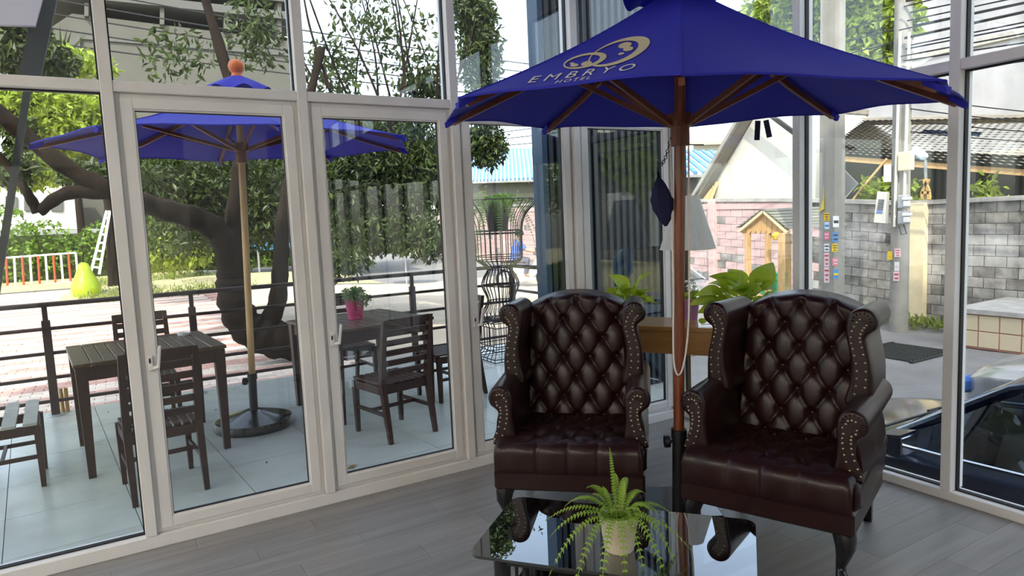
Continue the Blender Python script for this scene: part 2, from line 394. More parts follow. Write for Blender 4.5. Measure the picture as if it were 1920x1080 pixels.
# ---- glass wall facing the terrace
MX = [0.041+.8915*k for k in range(-5, 4)]            # mullion centres, the last but one is at 2.72
wa = thing('wall_left', 'white aluminium framed glass wall towards the terrace', None, kind='structure')
TZ0, TZ1 = 2.222, 2.272
for k, mx in enumerate(MX):
    MB().box((mx, YA+.057, CEIL/2+.034), (.052, .126, CEIL-.068), ch=.003).build('mullion', 'frame_white', wa)
    if k < len(MX)-1 or True:
        x1 = MX[k+1] if k+1 < len(MX) else XB
        a, b = mx+.026, x1-.026
        MB().box(((a+b)/2, YA+.06, (TZ0+TZ1)/2), (b-a, .12, TZ1-TZ0), ch=.003).build('transom', 'frame_white', wa)
MB().box(((X0+XB)/2, YA+.055, .033), (XB-X0, .11, .066), ch=.004).build('bottom_rail', 'frame_white', wa)
MB().box(((X0+XB)/2, YA+.06, CEIL-.03), (XB-X0, .12, .06), ch=.003).build('top_rail', 'frame_white', wa)
MB().box((XB+.02, YA+.05, CEIL/2), (.13, .13, CEIL), ch=.004).build('corner_post', 'frame_white', wa)
WN = [0]
def frame4(mb, x0, x1, z0, z1, w, ya, yb, ch=.003):
    mb.box(((x0+w/2), (ya+yb)/2, (z0+z1)/2), (w, yb-ya, z1-z0), ch=ch); mb.box(((x1-w/2), (ya+yb)/2, (z0+z1)/2), (w, yb-ya, z1-z0), ch=ch)
    mb.box(((x0+x1)/2, (ya+yb)/2, z0+w/2), (x1-x0-2*w, yb-ya, w), ch=ch); mb.box(((x0+x1)/2, (ya+yb)/2, z1-w/2), (x1-x0-2*w, yb-ya, w), ch=ch); return mb
def win_a(x0, x1, z0, z1, sash, label, handle_z=None):
    WN[0] += 1; w = thing('window_%d' % WN[0], label, None, ((x0+x1)/2, YA, z0), kind='structure')
    hx = (x1-x0)/2; H = z1-z0
    if sash:
        frame4(MB(), -hx, hx, 0, H, .024, .028, .10).build('outer_frame', 'frame_white', w)
        s = frame4(MB(), -hx+.022, hx-.022, .022, H-.022, .052, .012, .062).build('sash', 'frame_white', w)
        frame4(MB(), -hx+.071, hx-.071, .071, H-.071, .010, .020, .050, 0).build('glazing_bead', 'frame_white', s)
        frame4(MB(), -hx+.080, hx-.080, .080, H-.080, .004, .028, .05, 0).build('gasket', 'gasket', s)
        MB().box((0, .042, H/2), (2*hx-.158, .006, H-.158)).build('glass_pane', 'window_glass', s)
        hz = handle_z-z0
        h = MB().box((-hx+.043, .004, hz), (.022, .018, .075), ch=.003).build('handle', 'frame_white', s)
        MB().box((-hx+.043, -.006, hz-.005), (.010, .012, .016)).build('handle_catch', 'gasket', h) if False else None
        hl = MB().bar((-hx+.052, -.008, hz-.025), (-hx+.074, -.016, hz-.018), .014, .016, ch=.003)
        hl.bar((-hx+.074, -.018, hz-.026), (-hx+.088, -.030, hz+.085), .013, .020, up=(0, 1, 0), ch=.003); hl.build('handle_lever', 'white_metal', s)
        MB().box((-hx+.040, -.0065, hz+.012), (.008, .004, .022)).build('keyhole', 'gasket', s)
    else:
        frame4(MB(), -hx, hx, 0, H, .007, .045, .075, 0).build('gasket', 'gasket', w)
        MB().box((0, .06, H/2), (2*hx-.012, .008, H-.012)).build('glass_pane', 'window_glass', w)
    return w
HZ = {5: 0.93, 6: 0.93, 7: 0.93, 8: 0.93}
lab = {5: 'casement window with white sash beside the slatted table with ashtray', 6: 'casement window with white sash in front of the pink flowerpot', 7: 'casement window with white sash in front of the wire pedestal', 8: 'casement window with white sash in front of the dark ribbed screen'}
for k in range(len(MX)):
    x0 = MX[k]+.026; x1 = (MX[k+1] if k+1 < len(MX) else XB+.0)-.026
    if k+1 == len(MX): x1 = XB-.04
    win_a(x0, x1, .066, TZ0, k >= 5, lab.get(k, 'fixed lower pane of the terrace glass wall'), HZ.get(k))
    win_a(x0, x1, TZ1, CEIL-.06, False, 'fixed upper pane of the terrace glass wall above the transom')
# ---- glass wall facing the parked cars
wb = thing('wall_right', 'white aluminium framed glass wall beside the parked cars', None, kind='structure')
MY = [1.79+.8875*k for k in range(-9, 2)]
TB0, TB1 = 2.180, 2.232
for k, my in enumerate(MY):
    MB().box((XB+.057, my, CEIL/2+.026), (.126, .05, CEIL-.052), ch=.003).build('mullion', 'frame_white', wb)
    a = my+.025; b = (MY[k+1]-.025) if k+1 < len(MY) else YA-.02
    MB().box((XB+.06, (a+b)/2, (TB0+TB1)/2), (.12, b-a, TB1-TB0), ch=.003).build('transom', 'frame_white', wb)
    for (z0, z1, lb) in ((.05, TB0, 'fixed lower pane of the glass wall beside the cars'), (TB1, CEIL-.06, 'fixed upper pane of the glass wall beside the cars')):
        WN[0] += 1; w = thing('window_%d' % WN[0], lb, None, (XB, (a+b)/2, z0), kind='structure'); hy = (b-a)/2; H = z1-z0
        g = MB()
        for s in (-1, 1): g.box((.06, s*(hy-.0035), H/2), (.03, .007, H))
        g.box((.06, 0, .0035), (.03, 2*hy-.014, .007)); g.box((.06, 0, H-.0035), (.03, 2*hy-.014, .007)); g.build('gasket', 'gasket', w)
        MB().box((.06, 0, H/2), (.008, 2*hy-.012, H-.012)).build('glass_pane', 'window_glass', w)
MB().box((XB+.055, (Y0+YA)/2, .025), (.11, YA-Y0-.02, .05), ch=.004).build('bottom_rail', 'frame_white', wb)
MB().box((XB+.06, (Y0+YA)/2, CEIL-.03), (.12, YA-Y0-.02, .06), ch=.003).build('top_rail', 'frame_white', wb)
# ---- storey above sized for terrace shade; unseen block behind added to shade the street
tag(MB().box(((X0+XB)/2-.1, (Y0+YA)/2-.1, 6.1), (XB-X0+.6, YA-Y0+.4, 4.9)).build('upper_storey', 'tower'), 'pale upper storey of the hotel above the lobby', 'building')
tag(MB().box((-2.4, -8.4, 10.5), (12.0, 9.4, 21.4)).xf(t=(0, -3.3, 0)).build('shade_tower', 'tower'), 'tall pale unseen block added to shade the street side', 'building')
# ================================================================== TERRACE AND GROUND
ter = thing('terrace', 'raised terrace paved with large pale grey tiles', None, kind='structure')
TX0, TX1, TY0, TY1 = -4.4, 4.34, YA+.11, 7.36
MB().box(((TX0+TX1)/2, (TY0+TY1)/2, -.64), (TX1-TX0, TY1-TY0, 1.21)).build('terrace_slab', 'grout', ter)
def clip_rect(poly, x0, x1, y0, y1):
    for ax, lim, sg in ((0, x0, 1), (0, x1, -1), (1, y0, 1), (1, y1, -1)):
        out = []
        for i in range(len(poly)):
            a, b = poly[i], poly[(i+1) % len(poly)]; da, db = sg*(a[ax]-lim), sg*(b[ax]-lim)
            if da >= 0: out.append(a)
            if da*db < 0: t = da/(da-db); out.append((a[0]+t*(b[0]-a[0]), a[1]+t*(b[1]-a[1])))
        poly = out
        if len(poly) < 3: return []
    return poly
_ta = math.radians(5.0); T = .612; cx0, cy0 = 0.005, 4.098
for i in range(-9, 9):
    for j in range(-3, 8):
        q = []
        for du, dv in ((0, 0), (1, 0), (1, 1), (0, 1)):
            u = (i+du)*T+(-.0022 if du else .0022); v = (j+dv)*T+(-.0022 if dv else .0022)
            q.append((cx0+u*math.cos(_ta)-v*math.sin(_ta), cy0+u*math.sin(_ta)+v*math.cos(_ta)))
        q = clip_rect(q, TX0, TX1, TY0+.001, TY1)
        if len(q) >= 3: MB().poly([(a, b, -.034) for a, b in q], (0, 0, .014)).build('tile', 'terrace_tile', ter)
def ground_patch(name, mat, x0, x1, y0, y1, label, step=1.0, dz=0.0, fn=None):
    nu = max(1, int((x1-x0)/step)); nv = max(1, int((y1-y0)/step))
    def f(u, v):
        x, y = x0+(x1-x0)*u, y0+(y1-y0)*v; return (x, y, gz(x, y)+dz)
    o = MB().grid(f, nu, nv).build(name, mat, smooth=60); return tag(o, label, kind='structure')
court = thing('courtyard', 'sunlit courtyard paved with reddish interlocking bricks', None, kind='structure')
def cf(u, v):
    x, y = -22+27*u, 3.9+23*v; return (x, y, gz(x, y)-.03)
MB().grid(cf, 27, 23).build('paving_bed', 'mortar', court, smooth=60)
_pv = [MB().box((0, 0, 0), (.196, .096, .05), ch=.006).mesh('paving_brick', m_) for m_ in ('paver', 'paver_cream')]
cnt = 0; sts = [MB(), MB()]; r_i = 0; y = 7.80
while y < 26.8:
    far = y > 11.55
    bw_, bh = (.2, .1) if not far else ((.4, .18) if y < 17 else (.8, .36))
    xa, xb = -1.5-.30*(y-7.8), 2.4+.20*(y-7.8)
    band = int((y-7.6)/.36) % 2; st = sts[band]
    x = math.floor(xa/bw_)*bw_+(bw_/2 if r_i % 2 else 0)
    while x < xb:
        if x < (4.6 if y < 8.6 else 2.35):
            h = rng.uniform(-.004, .004)
            if cnt < 300 and -1.4 < x < 2.2: put('paving_brick', _pv[band], court, (x, y, gz(x, y)-.022+h)); cnt += 1
            else: st.box((x, y, gz(x, y)-.022+h), (bw_-.006, bh-.006, .05))
        x += bw_
    y += bh; r_i += 1
for m_, st in zip(('paver_far', 'paver_cream'), sts): st.build('paving_bricks', m_, court)['kind'] = 'stuff'
ground_patch('road', 'asphalt', 3.65, 15.2, -40, 60, 'grey asphalt street sloping past the parked cars', 1.2, -.035)
ground_patch('far_ground', 'dirt', 15.2, 60, -40, 70, 'bare ground behind the street wall', 6, -.05)
ground_patch('verge', 'dirt', -30, 3.0, 26.9, 70, 'dry grass verge beyond the brick courtyard', 3, .03)
ground_patch('side_ground', 'concrete', -40, -22, -40, 30, 'concrete yard beyond the courtyard', 6, -.03)
ground_patch('back_ground', 'concrete', -22, 3.65, -40, -6.8, 'concrete yard behind the hotel', 6, 0)

ground_patch('forecourt', 'forecourt', 2.4, 12.2, 8.6, 20.5, 'sandy concrete forecourt, made paler against tree shade, between courtyard and street', .8, -.012)
# ================================================================== WING CHAIRS
def offset_outline(pts, d):
    pts = np.array(pts, float); n = len(pts); out = []
    area = 0.5*sum(pts[i][0]*pts[(i+1) % n][1]-pts[(i+1) % n][0]*pts[i][1] for i in range(n)); sg = 1 if area > 0 else -1
    for i in range(n):
        t = pts[(i+1) % n]-pts[i-1]; t /= max(np.linalg.norm(t), 1e-9); nrm = np.array([-t[1], t[0]])*sg; out.append(pts[i]+nrm*d)
    return np.array(out)
def resample(pts, n, closed=True):
    """Catmull-Rom through pts, n points"""
    pts = np.array(pts, float); m = len(pts); out = []
    segs = m if closed else m-1
    for k in range(n):
        t = k*segs/(n if closed else n-1); i = min(int(t), segs-1); u = t-i
        g = (lambda j: pts[j % m]) if closed else (lambda j: pts[min(max(j, 0), m-1)])
        p0, p1, p2, p3 = g(i-1), g(i), g(i+1), g(i+2)
        out.append(.5*((2*p1)+(-p0+p2)*u+(2*p0-5*p1+4*p2-p3)*u*u+(-p0+3*p1-3*p2+p3)*u**3))
    return np.array(out)
def scroll_piece(outline, y0, y1, mirror, back_scale=None, r=.018, n=56):
    """front outline (x,z) swept backwards along y with a rounded front rim"""
    o = resample(outline, n); rings = []
    steps = [(r, 0.0), (r*.62, r*.12), (r*.29, r*.36), (r*.08, r*.7), (0, r*1.15)]
    for off, dy in steps:
        q = offset_outline(o, off); rings.append([(x, y0+dy, z) for x, z in q])
    for k in range(1, 6):
        t = k/5; q = o.copy()
        if back_scale: q = back_scale(q, t)
        rings.append([(x, y0+r*1.15+(y1-y0-r*1.15)*t, z) for x, z in q])
    mb = MB().loft(rings)
    if mirror: mb.v = [(-x, y, z) for x, y, z in mb.v]
    return mb
def strip_piece(center, half, y, mirror, n=40, lift=.004):
    """flat nail-head panel on the front of a scroll: centre line (x,z)"""
    c = resample(center, n, closed=False); L = []; Rr = []
    for i in range(n):
        t = c[min(i+1, n-1)]-c[max(i-1, 0)]; t /= np.linalg.norm(t); nn = np.array([-t[1], t[0]]); w = half(i/(n-1))
        L.append(c[i]+nn*w); Rr.append(c[i]-nn*w)
    vs = [(p[0], y, p[1]) for p in L]+[(p[0], y, p[1]) for p in Rr]+[(p[0], y+lift+.006, p[1]) for p in L]+[(p[0], y+lift+.006, p[1]) for p in Rr]
    fs = []
    for i in range(n-1):
        fs += [(i, i+1, n+i+1, n+i), (2*n+i, 3*n+i, 3*n+i+1, 2*n+i+1), (i, 2*n+i, 2*n+i+1, i+1), (n+i, n+i+1, 3*n+i+1, 3*n+i)]
    fs += [(0, n, 3*n, 2*n), (n-1, 3*n-1, 4*n-1, 2*n-1)]
    mb = MB().add(vs, fs)
    nails = []
    for i in range(n):
        t = c[min(i+1, n-1)]-c[max(i-1, 0)]; t /= np.linalg.norm(t); nn = np.array([-t[1], t[0]]); w = max(half(i/(n-1))-.008, .004)
        nails.append((c[i]+nn*w, c[i]-nn*w))
    if mirror: mb.v = [(-x, y_, z) for x, y_, z in mb.v]
    return mb, nails
DXT, DYT = .150, .216
def tuft(x, z):
    s = x/DXT+z/DYT; t = x/DXT-z/DYT
    a = abs(math.sin(PI*s))*abs(math.sin(PI*t)); pil = a**.42
    fs, ft = round(s), round(t); xn = DXT*(fs+ft)/2; zn = DYT*(fs-ft)/2
    r2 = (x-xn)**2+(z-zn)**2
    return pil*.020-.020*math.exp(-r2/(2*.016**2))
_nail = MB().lathe([(.0052, 0), (.0046, .0024), (.0026, .0040), (.0003, .0046)], n=8, R=np.array([[1, 0, 0], [0, 0, -1], [0, 1, 0]])).mesh('nail_head', 'brass', 60)
_btn = MB().lathe([(.0115, -.004), (.0115, .001), (.009, .005), (.005, .0072), (.0004, .008)], n=12, R=np.array([[1, 0, 0], [0, 0, -1], [0, 1, 0]])).mesh('button', 'leather', 60)
WING = [(.262, .66), (.278, .75), (.284, .84), (.272, .93), (.262, .99), (.268, 1.045), (.292, 1.082), (.332, 1.096), (.372, 1.082), (.392, 1.045), (.386, 1.008), (.362, .985), (.346, .968), (.352, .92), (.368, .84), (.374, .76), (.362, .66)]
ARM = [(.272, .40), (.278, .48), (.284, .56), (.280, .62), (.288, .668), (.315, .700), (.352, .708), (.390, .690), (.408, .652), (.400, .612), (.378, .592), (.362, .574), (.356, .53), (.360, .48), (.378, .44), (.388, .40)]
def back_front(u, v):
    """front surface of the tufted back: u -1..1, v 0..1"""
    top = 1.135-.075*abs(u)**2.2; z0 = .40
    w = .300-.02*v
    x = u*w; z = z0+(top-z0)*v
    y = .565+.125*v+.012*math.cos(u*PI/2)*-1
    roll = max(0, (v-.93)/.07); y += .055*roll**2; z -= .02*roll**3
    edge = min(1, (1-abs(u))/.10); ed = math.sqrt(max(0, 1-(1-edge)**2))
    d = tuft(x, z-.862+.0)*(1-.6*roll)*min(1, edge*1.5)
    return x, y-d-.03*ed, z
def make_wing_chair():
    t = thing('wing_chair', '', 'armchair')
    # base box and sides
    b = MB().box((0, .325, .252), (.745, .66, .104), ch=.012); b.build('base', 'leather', t, smooth=30)
    for s in (-1, 1):
        sp = MB()
        rings = []
        for k in range(9):
            yy = .118+.557*k/8; bulge = .012*math.sin(PI*k/8)
            rings.append([(s*(.300), yy, .29), (s*(.378+bulge*.4), yy, .29), (s*(.384+bulge), yy, .40), (s*(.372+bulge), yy, .52), (s*(.352), yy, .60), (s*.300, yy, .60)])
        sp.loft(rings).build('side_panel', 'leather', t, smooth=50)
        MB().box((s*.338, .100, .352), (.088, .10, .125), ch=.018).build('side_front', 'leather', t, smooth=40)
        # arm with scroll
        arm = scroll_piece(ARM, .085, .66, s < 0, back_scale=lambda q, tt: np.stack([q[:, 0], q[:, 1]+.02*tt], 1)).build('armrest', 'leather', t, smooth=50)
        ac = [(.366, .425), (.338, .50), (.326, .56), (.328, .605), (.345, .645)]
        mb, nl = strip_piece(ac, lambda u: .024 if u < .75 else .024+.012*math.sin((u-.75)/.25*PI), .0815, s < 0)
        mb.build('nail_panel', 'leather_strip', arm)
        for i in range(1, 40, 4):
            for p in nl[i]: put('nail_head', _nail, arm, (s*p[0], .0815, p[1]))
        for k in range(3): put('nail_head', _nail, arm, (s*(.330+.014*k), .0815, .664+.004*math.sin(k*PI/2)))
        # pleats on the scroll face
        pl = MB()
        for k in range(11):
            a = math.radians(-40+k*24); c0, c1 = (.346+.034*math.cos(a), .650+.034*math.sin(a)), (.346+.050*math.cos(a), .650+.046*math.sin(a))
            pl.tube([(s*c0[0], .084, c0[1]), (s*(c0[0]+c1[0])/2, .080, (c0[1]+c1[1])/2), (s*c1[0], .089, c1[1])], [.001, .0034, .001], 5)
        pl.build('pleats', 'leather', arm, smooth=True)
        # wing
        wing = scroll_piece(WING, .345, .735, s < 0, back_scale=lambda q, tt: np.stack([q[:, 0]*(1-.02*tt), q[:, 1]-.012*tt], 1)).build('wing', 'leather', t, smooth=50)
        wc = [(.316, .672), (.328, .75), (.330, .83), (.316, .91), (.305, .965), (.318, 1.012), (.340, 1.040)]
        mb, nl = strip_piece(wc, lambda u: .026, .3415, s < 0, n=56)
        mb.build('nail_panel', 'leather_strip', wing)
        for i in range(1, 56, 4):
            for p in nl[i]: put('nail_head', _nail, wing, (s*p[0], .3415, p[1]))
        pl = MB()
        for k in range(9):
            a = math.radians(-30+k*26); c0, c1 = (.330+.030*math.cos(a), 1.040+.030*math.sin(a)), (.330+.046*math.cos(a), 1.040+.042*math.sin(a))
            pl.tube([(s*c0[0], .344, c0[1]), (s*(c0[0]+c1[0])/2, .340, (c0[1]+c1[1])/2), (s*c1[0], .349, c1[1])], [.001, .003, .001], 5)
        pl.build('pleats', 'leather', wing, smooth=True)
    # tufted back
    bk = MB(); nu, nv = 84, 104
    bk.grid(lambda i, j: back_front(2*i-1, j), nu, nv)
    bk.grid(lambda i, j: (lambda u, v: (u*(.300-.02*v), .66+.11*v, .22+((1.125-.075*abs(u)**2.2)-.22)*v))(2*i-1, j), nu, 20)
    w0 = nu+1; nf = w0*(nv+1)
    top_f = [nv*w0+i for i in range(w0)]; top_b = [nf+20*w0+i for i in range(w0)]
    for i in range(nu): bk.f.append((top_f[i], top_f[i+1], top_b[i+1], top_b[i]))
    back = bk.build('tufted_back', 'leather', t, smooth=60)
    sb = MB()
    for s in (-1, 1):
        sb.grid(lambda i, j: (s*(.297-.02*j), .575+.1*i+.11*j, .24+(.80)*j), 4, 8)
    sb.build('back_sides', 'leather', back)
    for r in range(7):
        zc = .862+.216-.108*r
        xs = (-.15, 0, .15) if r % 2 == 0 else (-.225, -.075, .075, .225)
        for x in xs:
            v = 0.5
            for _ in range(30):
                top = 1.135-.075*abs(x/.285)**2.2; v = (zc-.40)/(top-.40)
            if not 0.02 < v < .985: continue
            p = back_front(x/(.300-.02*v), v); put('button', _btn, back, (p[0], p[1]-.001, p[2]))
    # seat cushion
    path = [(-.012, .292), (-.020, .315), (-.022, .36), (-.018, .405), (.000, .432), (.03, .446), (.08, .452), (.2, .456), (.35, .452), (.5, .444), (.6, .432)]
    pp = resample(path, 60, closed=False)
    def sf(i, j):
        u = 2*i-1; k = j*59; a = int(min(k, 58)); y, z = pp[a]+(pp[a+1]-pp[a])*(k-a)
        ed = max(0, (abs(u)-.93)/.07); hw = .366 if y < .06 else .366-.07*smoothstep(.06, .10, y)
        x = u*hw; z -= .02*ed**2; y += .012*ed**2 if y < .05 else 0
        if y > .03:
            z += tuft(x, y-.115)*.8*min(1, (y-.03)/.05)-.008
        else:
            for xc in (-.15, 0, .15): y += .007*math.exp(-((x-xc)/.007)**2)
            y -= .004*math.cos(x/.15*2*PI)*-1*smoothstep(.30, .42, z)
        return (x, y, z)
    st = MB().grid(sf, 90, 59)
    st.box((0, .30, .36), (.70, .60, .13))
    seat = st.build('seat_cushion', 'leather', t, smooth=50)
    for yy, xs in ((.115, (-.15, 0, .15)), (.23, (-.075, .075, -.225, .225)), (.345, (-.15, 0, .15)), (.46, (-.075, .075))):
        for x in xs:
            o = put('button', _btn, seat, (x, yy, .437)); o.rotation_euler = (-PI/2, 0, 0)
    # legs
    for s in (-1, 1):
        pth = [(s*.318, .055, .215), (s*.330, .040, .175), (s*.332, .036, .14), (s*.322, .046, .09), (s*.312, .054, .05), (s*.314, .046, .022), (s*.322, .030, .010), (s*.322, .028, .0)]
        MB().tube(pth, [.048, .046, .040, .029, .021, .021, .026, .026], 12).build('leg', 'black_wood', t, smooth=50)
        MB().loft([[(s*x+0, y, z) for x, y in q] for z, q in ((.22, ((.285, .60), (.335, .60), (.335, .65), (.285, .65))), (.0, ((.290, .655), (.325, .655), (.325, .690), (.290, .690))))]).build('leg', 'black_wood', t)
    return t
chair1 = make_wing_chair()
ANG1 = math.atan2(-.473, .607)-math.radians(4); ANG2 = math.atan2(-.649, .342)-math.radians(6)
chair1.location = (1.822, 2.640, .0017); chair1.rotation_euler = (0, 0, ANG1)
tag(chair1, 'dark burgundy tufted leather wing chair in front of the wire pedestal', 'armchair', 'tufted wing chairs')
chair2 = copy_tree(chair1)
chair2.location = (2.340, 1.915, .0017); chair2.rotation_euler = (0, 0, ANG2)
tag(chair2, 'dark burgundy tufted leather wing chair beside the window with the parked cars', 'armchair', 'tufted wing chairs')
# ================================================================== COFFEE TABLE WITH FERN
ta = math.atan2(-.704, .596)
ct = thing('coffee_table', 'low black coffee table with smoked glass top and lower shelf', 'coffee table', (1.437, 1.795, .0017), ta)
# local x = long axis; centre of the top
def round_rect(hx, hy, r, n=6):
    out = []
    for cx, cy, a0 in ((hx-r, hy-r, 0), (-hx+r, hy-r, 90), (-hx+r, -hy+r, 180), (hx-r, -hy+r, 270)):
        for k in range(n+1): a = math.radians(a0+90*k/n); out.append((cx+r*math.cos(a), cy+r*math.sin(a)))
    return out
TL, TWd, TH = .93, .50, .42
MB().poly([(x, y, TH-.010) for x, y in round_rect(TL/2, TWd/2, .045)], (0, 0, .010)).build('glass_top', 'table_glass', ct)
MB().poly([(x, y, .16) for x, y in round_rect(TL/2-.06, TWd/2-.05, .03)], (0, 0, .008)).build('lower_shelf', 'table_glass', ct)
for sx in (-1, 1):
    for sy in (-1, 1):
        MB().lathe([(.026, 0), (.026, TH-.012), (.022, TH-.0105)], (sx*(TL/2-.10), sy*(TWd/2-.06), 0), 16).build('leg', 'black_metal', ct, smooth=True)
    fr = MB()
    for zz in (.14, .36): fr.bar((sx*(TL/2-.10), -TWd/2+.06, zz), (sx*(TL/2-.10), TWd/2-.06, zz), .018, .03)
    for k in range(4): fr.bar((sx*(TL/2-.10), -.12+.08*k, .14), (sx*(TL/2-.10), -.12+.08*k, .36), .010, .010)
    fr.build('end_rack', 'black_metal', ct)
for sy in (-1, 1):
    MB().bar((-TL/2+.10, sy*(TWd/2-.06), .385), (TL/2-.10, sy*(TWd/2-.06), .385), .018, .028).build('side_bar', 'black_metal', ct)
def frond(L, n, w, arch, mat, curl=0.0):
    """a fern frond along +x, arching down; leaflets in pairs"""
    mb = MB(); pts = []
    for k in range(n+1):
        t = k/n; pts.append((L*(t*math.cos(arch[0])-0*t), 0, L*(math.sin(arch[0])*t-arch[1]*t*t)))
    mb.tube(pts, [.0022*(1-.7*k/n)*(L/.25)**.5 for k in range(n+1)], 4)
    pts = np.array(pts)
    for k in range(1, n):
        t = k/n; d = pts[k+1]-pts[k-1]; d /= np.linalg.norm(d); lw = w*(math.sin(PI*min(1, t*.88+.12))**.7)*(1 if t < .9 else .6)
        for s in (-1, 1):
            b = pts[k]; side = np.array([0, s, 0]); up = np.cross(d, side)*s
            tip = b+side*lw+d*lw*.28-np.array([0, 0, 1])*lw*.22; hw = L/n*.34
            mb.add([b-d*hw*.5, b+side*lw*.5-d*hw*.75+np.array([0, 0, .002]), tip, b+side*lw*.5+d*hw*.85+np.array([0, 0, .002]), b+d*hw*.5], [(0, 1, 2, 3, 4)])
    return mb
def fern(name, label, cat, loc, pot_fn, fr_list, mat, z0, group=None):
    t = thing(name, label, cat, loc, group=group); pot_fn(t)
    for az, L, el, dr, w in fr_list:
        o = frond(L, max(14, int(L/.0115)) if L < .5 else int(L/.02), w, (el, dr), mat).build('frond', mat, t)
        o.location = (.012*math.cos(az), .012*math.sin(az), z0); o.rotation_euler = (0, 0, az)
    return t
pc = at_z(1161, 1030, TH)
def cream_pot(t):
    MB().lathe([(.040, 0), (.043, .004), (.053, .078), (.0545, .080), (.0565, .108), (.053, .110), (.050, .104), (.047, .090), (.001, .090)], n=32, cap=False).build('pot', 'pot_cream', t, smooth=50)
    MB().lathe([(.0485, .092), (.001, .096)], n=20).build('soil', 'soil', t)
camang = math.atan2(_rt[1], _rt[0])
FR = []
for a, L, el, dr, w in [(0, .24, .95, 1.0, .017), (18, .25, .70, .85, .018), (-18, .22, .45, .8, .017), (40, .22, 1.05, .7, .017), (66, .23, 1.15, .55, .016), (88, .20, 1.3, .4, .015), (108, .27, 1.45, .25, .009), (128, .24, 1.05, .65, .016), (150, .25, .85, .75, .017), (168, .25, .60, .65, .017), (186, .24, .62, .75, .017), (200, .27, .55, 1.1, .018), (222, .26, .65, 1.35, .018), (244, .27, .70, 1.7, .016), (268, .20, .75, 1.5, .015), (292, .20, .8, 1.5, .016), (312, .27, .80, 1.6, .020), (330, .27, .85, 1.35, .020), (346, .20, 1.1, .8, .016), (55, .15, 1.35, .3, .013), (300, .14, 1.2, .8, .013), (240, .14, 1.25, .7, .013), (175, .17, 1.2, .5, .014), (10, .17, 1.25, .5, .014), (140, .15, 1.3, .4, .013), (205, .14, 1.2, .7, .013), (325, .15, 1.15, .7, .013)]:
    FR.append((camang+math.radians(a), L, el, dr, w))
fern('potted_fern', 'green artificial fern in a cream pot on the glass coffee table', 'potted plant', (pc[0], pc[1], TH+.0022), cream_pot, FR, 'leaf_fern', .094).scale = (1.15, 1.15, 1.15)
# ================================================================== CONSOLE, LAMP, POTS
cu = np.array([.53, -.85]); cu /= np.linalg.norm(cu); cn = np.array([-cu[1], cu[0]]); cF = np.array([2.80, 3.01]); CZ = .868
cc = cF+cu*.10+cn*.185
con = thing('console_table', 'honey-coloured wooden console table behind the two wing chairs', 'console table', (cc[0], cc[1], .0017), math.atan2(cu[1], cu[0]))
CL, CD = 1.02, .37
MB().box((0, 0, CZ-.014), (CL, CD, .028), ch=.003).build('tabletop', 'console_wood', con)
MB().box((0, -CD/2+.022, CZ-.098), (CL-.05, .02, .14), ch=.002).build('front_apron', 'console_wood', con)
MB().box((0, CD/2-.022, CZ-.098), (CL-.05, .02, .14), ch=.002).build('back_apron', 'console_wood', con)
for s in (-1, 1):
    MB().box((s*(CL/2-.035), 0, CZ-.098), (.02, CD-.06, .14), ch=.002).build('side_apron', 'console_wood', con)
    for q in (-1, 1): MB().box((s*(CL/2-.045), q*(CD/2-.035), (CZ-.028)/2), (.045, .045, CZ-.028), ch=.003).build('leg', 'console_wood', con)
LX, LY = 3.425, 3.405
lamp = thing('floor_lamp', 'slim brass floor lamp with a white pleated shade in the glass corner', 'floor lamp', (LX, LY, .0017))
MB().lathe([(.118, 0), (.120, .012), (.110, .028), (.06, .036), (.015, .042), (.001, .042)], n=32, cap=False).build('base', 'lamp_base', lamp, smooth=40)
MB().lathe([(.009, .040), (.009, 1.33), (.013, 1.34), (.013, 1.40)], n=12).build('pole', 'brass_dull', lamp, smooth=True)
def shade_ring(r, z, n=144): return [((r+(.0032 if k % 2 else -.0032))*math.cos(2*PI*k/n) , (r+(.0032 if k % 2 else -.0032))*math.sin(2*PI*k/n), z) for k in range(n)]
MB().loft([shade_ring(.186, 1.295), shade_ring(.15, 1.41), shade_ring(.078, 1.655)], cap=False).build('shade', 'shade', lamp)
MB().tube([(.186*math.cos(a), .186*math.sin(a), 1.296) for a in np.linspace(0, 2*PI, 48, endpoint=False)], .0045, 6, closed=True).build('shade_trim', 'shade', lamp, smooth=True)
MB().tube([(.078*math.cos(a), .078*math.sin(a), 1.654) for a in np.linspace(0, 2*PI, 32, endpoint=False)], .004, 6, closed=True).build('shade_trim', 'shade', lamp, smooth=True)
MB().lathe([(.02, 1.39), (.034, 1.43), (.034, 1.46), (.02, 1.49), (.001, 1.495)], n=16, cap=False).build('bulb', 'paper_white', lamp, smooth=True)
def pothos_leaf(L, W):
    mb = MB(); n = 10; vs = []
    for k in range(n+1):
        t = k/n; w = W*(math.sin(PI*t**.62)**.85)*(1-.12*t); z = .10*L*math.sin(PI*t)-.18*L*t*t
        vs += [(L*t, -w/2, z+.16*w), (L*t, 0, z), (L*t, w/2, z+.16*w)]
    fs = []
    for k in range(n):
        a = 3*k; fs += [(a, a+1, a+4, a+3), (a+1, a+2, a+5, a+4)]
    return mb.add(vs, fs).mesh('leaf', 'leaf_pothos', 60)
_pl = [pothos_leaf(.125, .105), pothos_leaf(.105, .095), pothos_leaf(.14, .10)]
